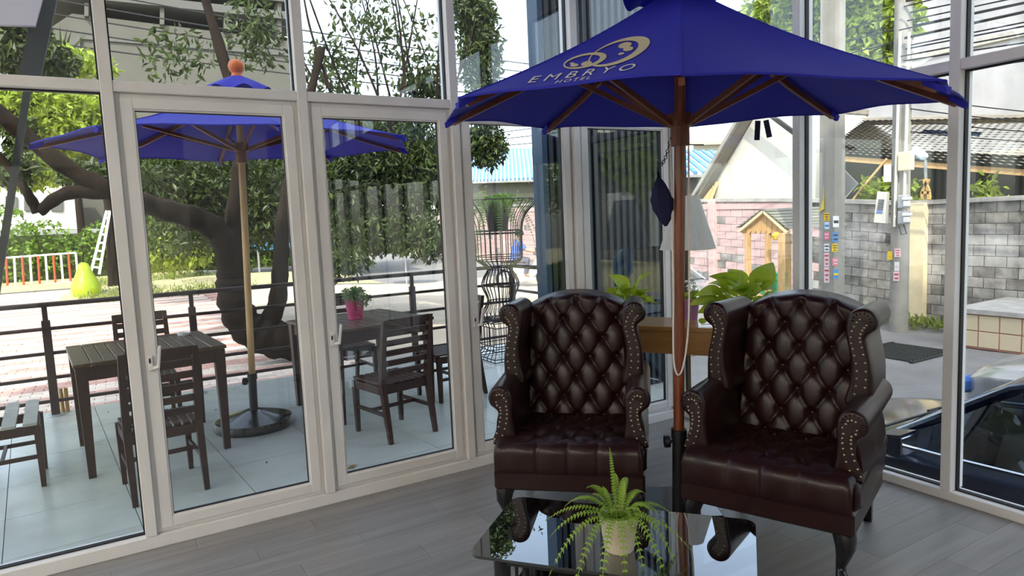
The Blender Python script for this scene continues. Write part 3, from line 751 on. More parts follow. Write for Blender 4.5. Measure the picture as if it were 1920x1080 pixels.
def pothos(name, label, loc, spec, pot_mat, pr, ph):
    t = thing(name, label, 'potted plant', loc)
    MB().lathe([(pr*.75, 0), (pr, ph), (pr*1.03, ph), (pr*.94, ph-.012), (.001, ph-.014)], n=24, cap=False).build('pot', pot_mat, t, smooth=50)
    for i, (az, out, h, el, sc) in enumerate(spec):
        a = camang+math.radians(az); p = np.array([out*math.cos(a), out*math.sin(a), h])
        MB().tube([(0.2*pr*math.cos(a), 0.2*pr*math.sin(a), ph-.014), (p[0]*.5, p[1]*.5, ph+(h-ph)*.7), tuple(p)], .0022, 5).build('stem', 'leaf_pothos', t, smooth=True)
        o = put('leaf', _pl[i % 3], t, p, (rng.uniform(-.9, .9), -el*.8, a+rng.uniform(-.5, .5)), (sc*1.08, sc*1.08, sc*1.08))
    return t
p1 = cc-cu*.36+cn*.02
pothos('potted_pothos', 'light green pothos in a dark pot behind the chair near the ribbed screen', (p1[0], p1[1], CZ+.0022),
       [(20, .05, .19, 1.0, 1.25), (165, .03, .20, 1.1, 1.25), (100, .04, .17, .9, .9), (190, .07, .15, .35, 1.0), (-30, .06, .12, .2, .9), (250, .06, .13, .2, 1.0), (290, .07, .12, -.1, .9), (215, .09, .10, 0, .9), (330, .06, .15, .7, .9), (140, .08, .11, .3, .8), (270, .03, .17, .9, .9), (60, .06, .12, .4, .8), (185, .10, .07, -.2, .7), (130, .05, .15, .7, 1.1), (230, .04, .16, .6, 1.1), (310, .04, .15, .5, 1.0), (10, .08, .10, .1, 1.0), (160, .09, .12, .2, .9), (250, .09, .12, .2, 1.0), (280, .10, .10, 0, 1.0), (305, .10, .13, .3, 1.0), (225, .08, .16, .5, 1.0)], 'pot_dark', .055, .085)
p2 = cc+cu*.36-cn*.02
sp = [(178, .12, .17, .25, 1.35), (165, .07, .20, .5, 1.45), (150, .05, .22, .7, 1.2), (200, .09, .13, .1, 1.1), (120, .04, .20, .9, 1.1), (20, .10, .19, 1.2, 1.5), (5, .13, .13, .3, 1.0), (340, .14, .08, .2, .8), (300, .08, .12, .2, 1.1), (270, .06, .15, .4, 1.0), (240, .08, .12, .2, 1.1), (215, .10, .09, 0, 1.0), (70, .07, .17, .8, 1.0), (40, .05, .19, .9, 1.1), (320, .06, .17, .6, 1.0), (185, .05, .17, .6, 1.0), (90, .09, .13, .4, .9), (0, .16, .07, .1, .6), (350, .18, .15, .8, .5), (172, .03, .23, .8, 1.3), (140, .09, .16, .3, 1.3), (215, .05, .18, .5, 1.2), (285, .03, .20, .7, 1.2), (250, .11, .09, .0, 1.1), (310, .11, .10, .1, 1.0), (45, .09, .15, .5, 1.2), (100, .03, .22, 1.0, 1.1), (190, .14, .10, 0, 1.1), (330, .09, .15, .4, 1.1), (15, .05, .18, .7, 1.1), (230, .12, .16, .3, 1.2), (260, .14, .12, .1, 1.2), (290, .13, .15, .2, 1.1), (200, .15, .14, .2, 1.2), (320, .13, .13, .2, 1.1), (170, .15, .12, .2, 1.2), (240, .08, .20, .5, 1.2), (275, .09, .19, .5, 1.1)]
pothos('potted_pothos', 'large bushy light green pothos behind the chair by the cars', (p2[0], p2[1], CZ+.0022), sp, 'pot_dark', .07, .09)
p3 = at_z(1295, 599, CZ)
fl = thing('flower_pot', 'lilac metal pot of small white flowers on the console', 'potted plant', (p3[0], p3[1], CZ+.0022))
MB().lathe([(.042, 0), (.058, .128), (.061, .130), (.060, .134), (.055, .130), (.050, .115), (.001, .112)], n=32, cap=False).build('pot', 'pot_lilac', fl, smooth=50)
lf = []
for k in range(13):
    a = k*2.4; el = rng.uniform(.5, 1.25); L = rng.uniform(.09, .15)
    o = put('leaf', _pl[k % 3], fl, (.02*math.cos(a), .02*math.sin(a), .115), (rng.uniform(-.4, .4), -el, a), (.75, .42, .75)); 
for k in range(7):
    a = k*1.1; r = .04*rng.uniform(.3, 1); z = rng.uniform(.19, .24)
    MB().tube([(0, 0, .115), (r*math.cos(a)*.7, r*math.sin(a)*.7, z*.8), (r*math.cos(a), r*math.sin(a), z)], .0016, 4).build('stem', 'leaf_small', fl)
    f = MB()
    for q in range(6):
        b = q*PI/3; f.lathe([(.001, -.006), (.008, -.002), (.006, .004), (.001, .006)], (r*math.cos(a)+.010*math.cos(b), r*math.sin(a)+.010*math.sin(b), z+.004*math.sin(q*2)), 6, cap=False)
    f.build('flower', 'petal', fl, smooth=True)
vine = thing('vine_cutting', 'thin trailing vine with small leaves lying on the console edge', 'vine', (*(cc+cu*.12-cn*.11), CZ+.0022))
vp = [(0, 0, .006), (.05, .01, .010), (.11, -.005, .012), (.17, .012, .016), (.23, .03, .03)]
va = math.atan2(cu[1], cu[0])
MB().tube([tuple(rotz(va) @ np.array(p)) for p in vp], .0022, 5).build('stem', 'leaf_small', vine, smooth=True)
for i, (p, sc) in enumerate(zip(vp, (.5, .4, .45, .42, .4))):
    q = rotz(va) @ np.array(p); put('leaf', _pl[i % 3], vine, q+np.array([0, 0, .004]), (.3, -.6, va+1.2+i), (sc, sc, sc))
# ================================================================== UMBRELLAS
def make_umbrella(label, base, center, corner_z, R, apex_z, pole_r, indoor):
    """base: pole foot on the floor; center: canopy centre (x,y); corner_z: height of the 8 tips, first tip at 225 degrees and on towards 180, 135 ..."""
    bz = base[2]; t = thing('parasol', label, 'parasol', base)
    B = np.array(base, float)
    def L(p): return tuple(np.array(p, float)-B)
    cxy = np.array(center, float); top = np.array([cxy[0], cxy[1], apex_z])
    hubz = 1.965 if indoor else 2.18
    axis = lambda z: np.array([B[0]+(cxy[0]-B[0])*(z-bz)/(apex_z-bz), B[1]+(cxy[1]-B[1])*(z-bz)/(apex_z-bz), z])
    tubeh = .46 if indoor else .42
    MB().tube([L(axis(bz+tubeh-.12)), L(axis(apex_z-.02))], pole_r, 20).build('pole', 'red_wood' if indoor else 'pine', t, smooth=True)
    MB().tube([L(axis(bz+.03)), L(axis(bz+tubeh))], pole_r+.006, 20).build('lower_tube', 'black_metal', t, smooth=True)
    MB().tube([L(axis(bz+tubeh-.035)), L(axis(bz+tubeh+.012))], pole_r+.012, 20).build('collar', 'black_metal', t, smooth=True)
    k0 = axis(bz+tubeh-.05); kd = np.array([-math.cos(camang), -math.sin(camang), 0])
    MB().tube([L(k0+kd*pole_r), L(k0+kd*.045), L(k0+kd*.046), L(k0+kd*.072)], [.009, .009, .030, .030], 16).build('knob', 'black_metal', t, smooth=True)
    if indoor:
        MB().box(L((B[0]+.06, B[1]+.085, bz+.027)), (.40, .40, .05), rotz(camang), ch=.010).build('base', 'black_wood', t)
    else:
        MB().lathe([(.30, .0), (.305, .03), (.29, .07), (.20, .10), (.10, .125), (.06, .14), (.001, .14)], (0, 0, 0), 40, cap=False).build('base', 'black_wood', t, smooth=40)
    ang = [math.radians(225-45*k) for k in range(8)]
    tip = [np.array([cxy[0]+R*math.cos(a), cxy[1]+R*math.sin(a), z]) for a, z in zip(ang, corner_z)]
    vent_r = .27
    # canopy panels
    panels = []
    for k in range(8):
        p, q = tip[k], tip[(k+1) % 8]
        def f(i, j, p=p, q=q):
            e = p+(q-p)*i; mid = 4*i*(1-i); e = e+(cxy3-e)*.018*mid+np.array([0, 0, .012*mid])
            s = .10+(1-.10)*j; pt = top+(e-top)*s; sag = .035*math.sin(PI*s)+.02*mid*math.sin(PI*s)
            wr = .004*math.sin(i*9+k*2)*j
            return L(pt-np.array([0, 0, sag-wr]))
        cxy3 = np.array([cxy[0], cxy[1], (p[2]+q[2])/2])
        panels.append(MB().grid(f, 14, 14).build('canopy_panel', 'canopy_blue', t, smooth=70))
        hm = MB().tube([f(i/14, 1.0) for i in range(15)], .005, 5); hm.build('hem', 'canopy_blue', panels[-1], smooth=True)
        sm = MB().tube([f(0, j/14) for j in range(15)], .0028, 4); sm.build('seam', 'canopy_blue', panels[-1], smooth=True)
        pk = MB().loft([[L(tip[k]+(top-tip[k])*a+np.array([0, 0, dz])+w*s_) for dz, s_ in ((-.012, -1), (-.012, 1), (-.036, .5), (-.036, -.5))] for a, w in ((-.008, np.array([-math.sin(ang[k]), math.cos(ang[k]), 0])*.018), (.055, np.array([-math.sin(ang[k]), math.cos(ang[k]), 0])*.030))])
        if not (indoor and k == 0): pk.build('rib_pocket', 'canopy_blue', panels[-1])
    # vent cap with ruffled edge
    def vf(i, j):
        a = 2*PI*i; r = .03+(vent_r-.03)*j; z = apex_z+.085-.11*j**1.1-(.020*math.cos(8*a)+.018)*(j**4)
        return L((cxy[0]+r*math.cos(a+PI/8), cxy[1]+r*math.sin(a+PI/8), z))
    MB().grid(vf, 96, 8, wrap_u=True).build('vent_cap', 'canopy_blue', t, smooth=70)
    if indoor: MB().lathe([(.02, .06), (.03, .10), (.026, .15), (.001, .17)], L((cxy[0], cxy[1], apex_z)), 16, cap=False).build('finial', 'red_wood', t, smooth=True)
    else:
        MB().lathe([(.052, .07), (.040, .09), (.038, .105), (.056, .13), (.062, .16), (.050, .19), (.025, .205), (.001, .208)], L((cxy[0], cxy[1], apex_z)), 24, cap=False).build('finial', 'finial_orange', t, smooth=True)
    # hubs, ribs, struts
    h1 = axis(apex_z-.06); h0 = axis(hubz)
    MB().tube([L(h1-np.array([0, 0, .05])), L(h1+np.array([0, 0, .03]))], pole_r+.028, 16).build('top_hub', 'rib_wood', t)
    MB().tube([L(h0-np.array([0, 0, .10])), L(h0-np.array([0, 0, .012])), L(h0-np.array([0, 0, .010])), L(h0+np.array([0, 0, .05]))], [pole_r+.018, pole_r+.018, pole_r+.032, pole_r+.032], 16).build('runner_hub', 'rib_wood', t)
    for k in range(8):
        d = tip[k]-top; dh = np.array([math.cos(ang[k]), math.sin(ang[k]), 0])
        a = h1+dh*(pole_r+.02)
        def under(s): return top+d*s-np.array([0, 0, .035*math.sin(PI*s)+.030])
        rb = MB()
        pts = [a, under(.35), under(.65), under(.975)]
        for i in range(3): rb.bar(L(pts[i]), L(pts[i+1]), .020, .026)
        r = rb.build('rib', 'rib_wood', t)
        MB().bar(L(h0+dh*(pole_r+.022)), L(under(.50)-np.array([0, 0, .015])), .016, .024).build('strut', 'rib_wood', t)
    return t, tip, top, panels, axis
PB = (2.345, 2.425, .0017); PC = (2.383, 2.388)
ptip_z = [1.55+.87*(z-1.55) for z in (2.035, 2.095, 2.155, 2.190, 2.165, 2.140, 2.045, 1.992)]
par, tip, ptop, ppan, paxis = make_umbrella('royal blue parasol with gold printed emblem standing between the wing chairs', PB, PC, ptip_z, 1.180, 2.605, .0265, True)
# emblem and lettering on the panel facing the seating
pN, pL = tip[0], tip[1]
pn = np.cross(pL-pN, ptop-pN); pn /= np.linalg.norm(pn)
if np.dot(pn, CAM-pN) < 0: pn = -pn
from mathutils.bvhtree import BVHTree
_pme = ppan[0].data; _bvh = BVHTree.FromPolygons([v.co.copy() for v in _pme.vertices], [tuple(p.vertices) for p in _pme.polygons])
_PB = np.array(PB)
def on_cloth(x, y, lift=.003):
    """where the line of sight through a pixel meets the cloth of the printed panel"""
    d = Vector(ray(x, y)).normalized(); hit = _bvh.ray_cast(Vector(CAM-_PB), d)
    p = hit[0] if hit[0] is not None else Vector(at_plane(x, y, pN, pn)-_PB)
    return tuple(p+Vector(pn)*lift)
def ell(cx, cy, a, b, rot, n=64):
    r = math.radians(rot); return [(cx+a*math.cos(t)*math.cos(r)-b*math.sin(t)*math.sin(r), cy+a*math.cos(t)*math.sin(r)+b*math.sin(t)*math.cos(r)) for t in np.linspace(0, 2*PI, n, endpoint=False)]
def ring_print(name, outer, inner):
    n = len(outer); sub = 3; vs = []
    for s in range(sub+1):
        for a, b in zip(outer, inner): x = a[0]+(b[0]-a[0])*s/sub; y = a[1]+(b[1]-a[1])*s/sub; vs.append(on_cloth(x, y))
    fs = [(s*n+k, s*n+(k+1) % n, (s+1)*n+(k+1) % n, (s+1)*n+k) for s in range(sub) for k in range(n)]
    MB().add(vs, fs).build(name, 'gold_print', par)
def disc_print(name, outer):
    c = np.mean(np.array(outer), 0); n = len(outer); vs = [on_cloth(*c)]+[on_cloth(*p) for p in outer]
    MB().add(vs, [(0, 1+k, 1+(k+1) % n) for k in range(n)]).build(name, 'gold_print', par)
ring_print('emblem_ring', ell(1161, 98, 61, 21, -20), ell(1152, 100, 48, 16.5, -20))
ring_print('emblem_ring', ell(1097, 115, 41.5, 13, -13), ell(1092.5, 116, 33.5, 9.3, -13))
for e in ((1172, 86, 13, 5.2, -14), (1178, 93, 10, 4.0, -12), (1165, 102, 6, 2.2, -14), (1100, 120.5, 10.5, 4.2, -12), (1077, 123.5, 8, 3.0, -6), (1073.5, 120.2, 4.6, 1.9, 4)): disc_print('emblem_dot', ell(*e, n=20))
def text_mesh(txt, size=1.0, spacing=1.0):
    cu_ = bpy.data.curves.new('lettering', 'FONT'); cu_.body = txt; cu_.size = size; cu_.space_character = spacing; cu_.align_x = 'LEFT'; cu_.resolution_u = 6
    ob = bpy.data.objects.new('lettering', cu_); COL.objects.link(ob); dg = bpy.context.evaluated_depsgraph_get()
    me = bpy.data.meshes.new_from_object(ob.evaluated_get(dg)); bpy.data.objects.remove(ob); return me
def text_on_panel(name, txt, p00, p10, p01, spacing):
    """map the text box: p00 lower left pixel, p10 lower right, p01 upper left"""
    me = text_mesh(txt, 1, spacing); xs = [v.co.x for v in me.vertices]; ys = [v.co.y for v in me.vertices]
    x0, x1, y0, y1 = min(xs), max(xs), min(ys), max(ys)
    A, Bx, C = np.array(p00), np.array(p10), np.array(p01)
    for v in me.vertices:
        u = (v.co.x-x0)/(x1-x0); w = (v.co.y-y0)/(y1-y0); v.co = on_cloth(*(A+(Bx-A)*u+(C-A)*w))
    me.materials.append(MATS['cream_print']); return put(name, me, par)
text_on_panel('lettering', 'EMBRYO', (989, 157), (1184, 132), (1002, 144.5), 1.55)
text_on_panel('lettering', 'HOTEL', (1040, 158), (1106, 149.5), (1046, 152), 1.35)
# hanging pouch, chain, rope, ties
Lp = lambda p: tuple(np.array(p)-_PB)
pa = paxis(1.90)
lf_ = -_rt*np.array([1, 1, 0]); lf_ /= np.linalg.norm(lf_)
ch0 = pa+lf_*.045; ch1 = pa+lf_*.10+np.array([0, 0, -.125])
ch = MB()
for k in range(12):
    t = k/11; p = ch0+(ch1-ch0)*t+np.array([0, 0, -.03*math.sin(PI*t)]); d1 = _rt if k % 2 else _fw
    ch.tube([Lp(p+.0075*(math.cos(a)*d1+math.sin(a)*np.array([0, 0, 1]))) for a in np.linspace(0, 2*PI, 8, endpoint=False)], .0022, 5, closed=True)
ch.build('chain', 'chain', par, smooth=True)
cq = ch1
prof = [(.10, -.015), (.28, .055), (.55, .115), (.72, .10), (.90, .055), (1.0, .012)]
pou = []
for t, w in [(0.0, .004)]+prof:
    c = cq+np.array([0, 0, -.005-.285*t])+lf_*(-.035*t+.01); pou.append([Lp(c+lf_*w*.50*a+_fw*b) for a, b in ((1, 0), (.5, .028*min(1, w*9)), (-.5, .028*min(1, w*9)), (-1, 0), (-.5, -.028*min(1, w*9)), (.5, -.028*min(1, w*9)))])
MB().loft(pou).build('hanging_pouch', 'navy_cloth', par, smooth=40)
rp = paxis(2.0)+_rt*.040
loop = [rp, paxis(1.6)+_rt*.042-_fw*.01, paxis(1.15)+_rt*.040-_fw*.03, paxis(.95)+_rt*.030-_fw*.045, paxis(.80)+_rt*.008-_fw*.05, paxis(.755)-_rt*.018-_fw*.05, paxis(.82)-_rt*.038-_fw*.05, paxis(.98)-_rt*.040-_fw*.045, paxis(1.2)-_rt*.034-_fw*.02, paxis(1.7)-_rt*.040, paxis(1.9)-_rt*.045]
MB().tube([Lp(p) for p in resample(loop, 70, closed=False)], .0045, 7).build('pull_rope', 'rope', par, smooth=True)
tb = tip[4]+(tip[5]-tip[4])*.52
MB().box(Lp(tb+_rt*.0+np.array([0, 0, -.055])), (.032, .004, .115), rotz(camang) @ np.array([[math.cos(.06), 0, math.sin(.06)], [0, 1, 0], [-math.sin(.06), 0, math.cos(.06)]])).build('tie_ribbon', 'navy_cloth', par)
MB().box(Lp(tb+_rt*.062+np.array([0, 0, -.045])), (.032, .004, .105), rotz(camang) @ np.array([[math.cos(-.2), 0, math.sin(-.2)], [0, 1, 0], [-math.sin(-.2), 0, math.cos(-.2)]])).build('tie_ribbon', 'navy_cloth', par)
MB().tube([Lp(paxis(1.87)+_rt*.03), Lp(paxis(1.87)+_rt*.115)], .003, 6).build('locking_pin', 'chain', par)
make_umbrella('royal blue parasol with orange finial on the terrace', (.86, 5.66, -.02), (.945, 5.66), [2.20, 2.20, 2.20, 2.22, 2.22, 2.20, 2.19, 2.18], 1.36, 2.66, .026, False)
# ================================================================== TERRACE FURNITURE
TZ = -.0196
def make_slat_chair():
    t = thing('slatted_chair', '', 'chair')
    W, D, SH, BH = .43, .44, .43, .90
    for s in (-1, 1):
        MB().loft([[(s*(W/2-.02)+a, -D/2+.02+b, z) for a, b in ((-w, -w), (w, -w), (w, w), (-w, w))] for z, w in ((0, .014), (SH-.03, .021))]).build('leg', 'terrace_wood', t)
        rl = MB(); pts = [(0, D/2+.05), (.2, D/2+.015), (SH, D/2-.02), (.65, D/2+.01), (BH, D/2+.06)]
        rl.loft([[(s*(W/2-.02)+a*w, y+b*w, z) for a, b in ((-1, -1), (1, -1), (1, 1), (-1, 1))] for (z, y), w in zip(pts, (.015, .019, .021, .019, .016))]).build('leg', 'terrace_wood', t)
        MB().bar((s*(W/2-.02), -D/2+.04, SH-.055), (s*(W/2-.02), D/2-.03, SH-.055), .022, .06).build('seat_rail', 'terrace_wood', t)
        MB().bar((s*(W/2-.02), -D/2+.03, .20), (s*(W/2-.02), D/2+.01, .20), .016, .026).build('stretcher', 'terrace_wood', t)
    MB().bar((-W/2+.03, -D/2+.025, SH-.05), (W/2-.03, -D/2+.025, SH-.05), .022, .06).build('seat_rail', 'terrace_wood', t)
    MB().bar((-W/2+.03, D/2-.02, SH-.05), (W/2-.03, D/2-.02, SH-.05), .022, .06).build('seat_rail', 'terrace_wood', t)
    MB().bar((-W/2+.03, 0, .20), (W/2-.03, 0, .20), .016, .026).build('stretcher', 'terrace_wood', t)
    m = MB().box((0, 0, 0), (.040, D-.01, .016), ch=.003).mesh('seat_slat', 'terrace_wood')
    for k in range(8): put('seat_slat', m, t, (-W/2+.0375+k*.0507, -.012, SH-.012))
    for k in range(6):
        z = .50+k*.075; y = float(np.interp(z, [SH, .65, BH], [D/2-.02, D/2+.01, D/2+.06]))
        hh = .045 if k < 5 else .055
        MB().box((0, y, z), (W-.06, .014, hh), np.array([[1, 0, 0], [0, math.cos(.15), math.sin(.15)], [0, -math.sin(.15), math.cos(.15)]]), ch=.003).build('back_slat', 'terrace_wood', t)
    return t
ch0_ = make_slat_chair()
def place_chair(i, x, y, rz, lb):
    o = ch0_ if i == 0 else copy_tree(ch0_); o.location = (x, y, TZ); o.rotation_euler = (0, 0, rz)
    tag(o, lb, 'chair', 'slatted terrace chairs'); return o
# local front of the chair is -y, so rz = PI faces +Y
place_chair(0, .150, 4.69, PI+.10, 'dark slatted wooden chair pulled up to the ashtray table, back to the window')
place_chair(1, .165, 6.42, .05, 'dark slatted wooden chair between the ashtray table and the railing')
wc_ = place_chair(2, -.72, 5.34, PI/2+.05, 'dark wooden chair with wide pale rounded seat boards beside the ashtray table')
for ch_ in list(wc_.children):
    if ch_.name.startswith('seat_slat'): bpy.data.objects.remove(ch_)
_rbp = [(-.235, -.037), (.32, -.037), (.345, -.028), (.362, 0), (.345, .028), (.32, .037), (-.235, .037)]
_bd = MB().poly([(x, y, -.009) for x, y in _rbp], (0, 0, .018)).mesh('seat_board', 'weathered')
for k in range(4): put('seat_board', _bd, wc_, (0, -.165+k*.110, .433), (0, -.06, 0))
place_chair(3, 1.735, 4.83, PI+.20, 'dark slatted wooden chair in front of the flowerpot table, back to the window')
place_chair(4, 2.53, 5.52, -PI/2+.10, 'slatted wooden chair between the flowerpot table and the wire pedestal')
place_chair(5, 1.90, 6.48, .10, 'slatted wooden chair between the flowerpot table and the railing')
def make_slat_table():
    t = thing('slatted_table', '', 'table'); W, D, H = .93, .95, .765
    for sx in (-1, 1):
        for sy in (-1, 1):
            MB().loft([[(sx*(W/2-.045)+a*w, sy*(D/2-.045)+b*w, z) for a, b in ((-1, -1), (1, -1), (1, 1), (-1, 1))] for z, w in ((0, .022), (H-.03, .035))]).build('leg', 'terrace_wood', t)
        MB().bar((sx*(W/2-.035), -D/2+.08, H-.075), (sx*(W/2-.035), D/2-.08, H-.075), .022, .09).build('apron', 'terrace_wood', t)
        MB().bar((-W/2+.08, sx*(D/2-.035), H-.075), (W/2-.08, sx*(D/2-.035), H-.075), .022, .09).build('apron', 'terrace_wood', t)
        MB().box((sx*(W/2-.05), 0, H-.0125), (.10, D, .025), ch=.003).build('top_border', 'tabletop_wood', t)
        MB().box((0, sx*(D/2-.05), H-.0125), (W-.203, .10, .025), ch=.003).build('top_border', 'tabletop_wood', t)
    n = 10; sw = (W-.206)/n; m = MB().box((0, 0, 0), (sw-.006, D-.204, .022), ch=.002).mesh('top_slat', 'tabletop_wood')
    for k in range(n): put('top_slat', m, t, (-W/2+.103+sw*(k+.5), 0, H-.0125))
    return t
t1 = make_slat_table(); t1.location = (.135, 5.60, TZ); t1.rotation_euler = (0, 0, .09)
tag(t1, 'dark slatted wooden terrace table with a small ashtray on it', 'table', 'slatted terrace tables')
t2 = copy_tree(t1); t2.location = (1.80, 5.72, TZ); t2.rotation_euler = (0, 0, .16)
tag(t2, 'dark slatted wooden terrace table carrying the pink flowerpot', 'table', 'slatted terrace tables')
TT = TZ+.7652
ash = thing('ashtray', 'small clear glass ashtray on the slatted table', 'ashtray', (*at_z(345, 628, TT)[:2], TT))
MB().lathe([(.045, 0), (.052, .022), (.045, .022), (.038, .006), (.001, .005)], n=20, cap=False).build('bowl', 'white_metal', ash, smooth=50)
pp_ = at_z(667, 597, TT)
fp = thing('flower_pot', 'pink metal pot of small grey-green foliage on the slatted table', 'potted plant', (pp_[0], pp_[1], TT))
MB().lathe([(.062, 0), (.085, .165), (.089, .168), (.088, .174), (.080, .168), (.076, .15), (.001, .148)], n=32, cap=False).build('pot', 'pot_pink', fp, smooth=50)
o = leaf_cloud('foliage', 'leaf_small', [((0, 0, .21), (.10, .10, .07), 500), ((.03, 0, .17), (.12, .12, .05), 250)], .035, fp, aspect=1.6); o['kind'] = 'stuff'
FLL = {660: 'large dry curled leaf on the tiles by the glass wall', 500: 'small dry leaf on the tiles near the parasol base', 203: 'crumpled brown leaf on the tiles behind the ashtray table', 405: 'tiny dark leaf on the tiles beside the parasol base', 790: 'dark leaf on the tiles under the flowerpot table'}
for (px, py, sc, rz) in ((660, 876, .13, .4), (500, 868, .05, 1.0), (203, 773, .06, 2.0), (405, 769, .035, .2), (790, 733, .05, 2.4)):
    p = at_z(px, py, -.018); mb = MB(); L = sc*.75
    mb.add([(-L/2, 0, .002), (0, L*.18, .012), (L/2, 0, .006), (0, -L*.18, .008), (0, 0, .001)], [(0, 4, 1), (1, 4, 2), (2, 4, 3), (3, 4, 0)])
    o = mb.build('fallen_leaf', 'fallen_leaf'); o.location = (p[0], p[1], -.0195); o.rotation_euler = (0, 0, rz)
    tag(o, FLL[px], 'leaf', 'fallen leaves on the terrace')
# ---- railing
ry = 7.19
rail = thing('terrace_railing', 'dark brown metal railing with horizontal bars along the terrace edge', 'railing', (0, ry, TZ))
RT = 1.0-TZ
for x in (-1.74, -.565, .61, 1.76, 2.90, 4.225): 
    MB().box((x, 0, .43), (.065, .05, .86), ch=.004).build('post', 'rail_metal', rail)
    MB().box((x, 0, .93), (.04, .035, .14), ch=.003).build('post_neck', 'rail_metal', rail)
    MB().lathe([(.075, 0), (.075, .008), (.06, .014)], (x, 0, 0), 16).build('post_foot', 'grey_metal', rail)
MB().bar((-4.3, 0, RT-.02), (4.26, 0, RT-.02), .055, .042, ch=.008).build('top_rail', 'rail_metal', rail)
for z in (.785, .565, .345, .135): MB().bar((-4.3, 0, z), (4.2, 0, z), .03, .030, ch=.004).build('rail_bar', 'rail_metal', rail)
rail2 = thing('terrace_railing', 'dark grey metal railing on the terrace side by the street', 'railing', (4.245, 0, TZ))
for y in (6.30,):
    MB().box((0, y, .42), (.07, .07, .84), ch=.004).build('post', 'black_metal', rail2); MB().box((0, y, .90), (.045, .045, .13), ch=.003).build('post_neck', 'black_metal', rail2)
MB().bar((0, 7.14, RT-.02), (0, 6.12, RT-.02), .055, .046, ch=.010).build('top_rail', 'black_metal', rail2)
for z in (.70, .42, .135): MB().bar((0, 7.13, z), (0, 6.33, z), .03, .030, ch=.004).build('rail_bar', 'black_metal', rail2)
# ---- wire pedestal with fern
uc = (3.74, 6.62)
urn = thing('wire_pedestal', 'tall black wire urn stand holding a drooping fern', 'plant stand', (uc[0], uc[1], TZ))
NW = 26
prof = [(.44, .13), (.46, .20), (.50, .235), (.56, .21), (.66, .155), (.74, .175), (.84, .215), (.94, .185), (1.02, .14), (1.08, .20), (1.12, .255), (1.17, .265), (1.30, .265), (1.42, .27), (1.54, .285), (1.64, .33), (1.72, .41), (1.78, .47), (1.80, .465)]
pz = resample([(r, z) for z, r in prof], 44, closed=False)
for k in range(NW):
    a = 2*PI*k/NW; MB().tube([(r*math.cos(a), r*math.sin(a), z) for r, z in pz], .0052, 5).build('wire', 'black_metal', urn, smooth=True)
for z in (.46, .66, .84, 1.02, 1.12, 1.17, 1.42, 1.45, 1.79):
    r = float(np.interp(z, [q[0] for q in prof], [q[1] for q in prof]))
    MB().tube([(r*math.cos(a), r*math.sin(a), z) for a in np.linspace(0, 2*PI, 32, endpoint=False)], .006, 5, closed=True).build('hoop', 'black_metal', urn, smooth=True)
sqp = lambda h, z: [(-h, -h, z), (h, -h, z), (h, h, z), (-h, h, z)]
for h, z in ((.26, .012), (.26, .045), (.20, .12), (.20, .17), (.205, .38), (.235, .44), (.22, .46)):
    MB().tube(sqp(h, z), .007, 4, closed=True).build('square_hoop', 'black_metal', urn)
bp = [(.26, .012), (.26, .045), (.20, .12), (.20, .38), (.235, .44)]
bars = MB()
for s in range(4):
    Rm = rotz(s*PI/2)
    for k in range(7):
        u = -1+2*k/6; bars.tube([tuple(Rm @ np.array((u*h, -h, z))) for h, z in bp], .005, 4)
bars.build('base_bars', 'black_metal', urn)
for h, z in ((.19, .44),): bars = MB().tube([(.13*math.cos(a), .13*math.sin(a), .44) for a in np.linspace(0, 2*PI, 24, endpoint=False)], .006, 5, closed=True).build('hoop', 'black_metal', urn)
def dark_pot(t):
    MB().lathe([(.11, 0), (.15, .30), (.16, .31), (.145, .30), (.001, .28)], n=20, cap=False).build('pot', 'pot_dark', t, smooth=50)
fl2 = []
for k in range(20):
    fl2.append((k*2.4, rng.uniform(.55, .85), rng.uniform(.75, 1.25), rng.uniform(1.0, 1.7), .075))
fern('potted_fern', 'large drooping fern in a dark pot inside the wire pedestal', 'potted plant', (uc[0], uc[1], TZ+1.46), dark_pot, fl2, 'leaf_fern_out', .28)
# ---- dark ribbed screen outside the corner
scr = thing('ribbed_screen', 'tall dark blue ribbed screen standing outside the glass corner', 'screen', (3.72, 4.62, TZ))
MB().box((0, .05, 2.0), (1.30, .10, 4.0)).build('panel', 'screen_dark', scr)
for s in (-1, 1): MB().box((s*.665, .04, 2.0), (.05, .15, 4.02)).build('edge_post', 'screen_blue', scr)
_rb = MB().box((0, -.012, 2.0), (.034, .024, 3.98)).mesh('rib', 'screen_rib')
for k in range(17): put('rib', _rb, scr, (-.60+k*.075, 0, 0))
# ---- soffit sign and leaning column seen through the upper pane, picket border
so = thing('hanging_board', 'plain mauve-grey board hung from a dark leaning post above the terrace', 'board', (0, 0, 0))
q = [at_y(-160, -150, 6.6), at_y(88, -34, 6.6), at_y(66, 48, 6.6), at_y(-160, 42, 6.6)]
MB().poly(q, (0, .05, 0)).build('board', 'soffit_grey', so)
pt0, pt1 = at_y(52, 165, 6.75), at_y(112, -120, 6.75)
MB().bar(pt0, pt1+(pt1-pt0)*.8, .07, .14, up=(1, 0, 0)).build('post', 'dark_column', so)
gpt = np.array([pt0[0]-.62, 6.75, TZ]); MB().bar(gpt, pt0, .05, .05, up=(1, 0, 0)).build('post_foot', 'dark_column', so)
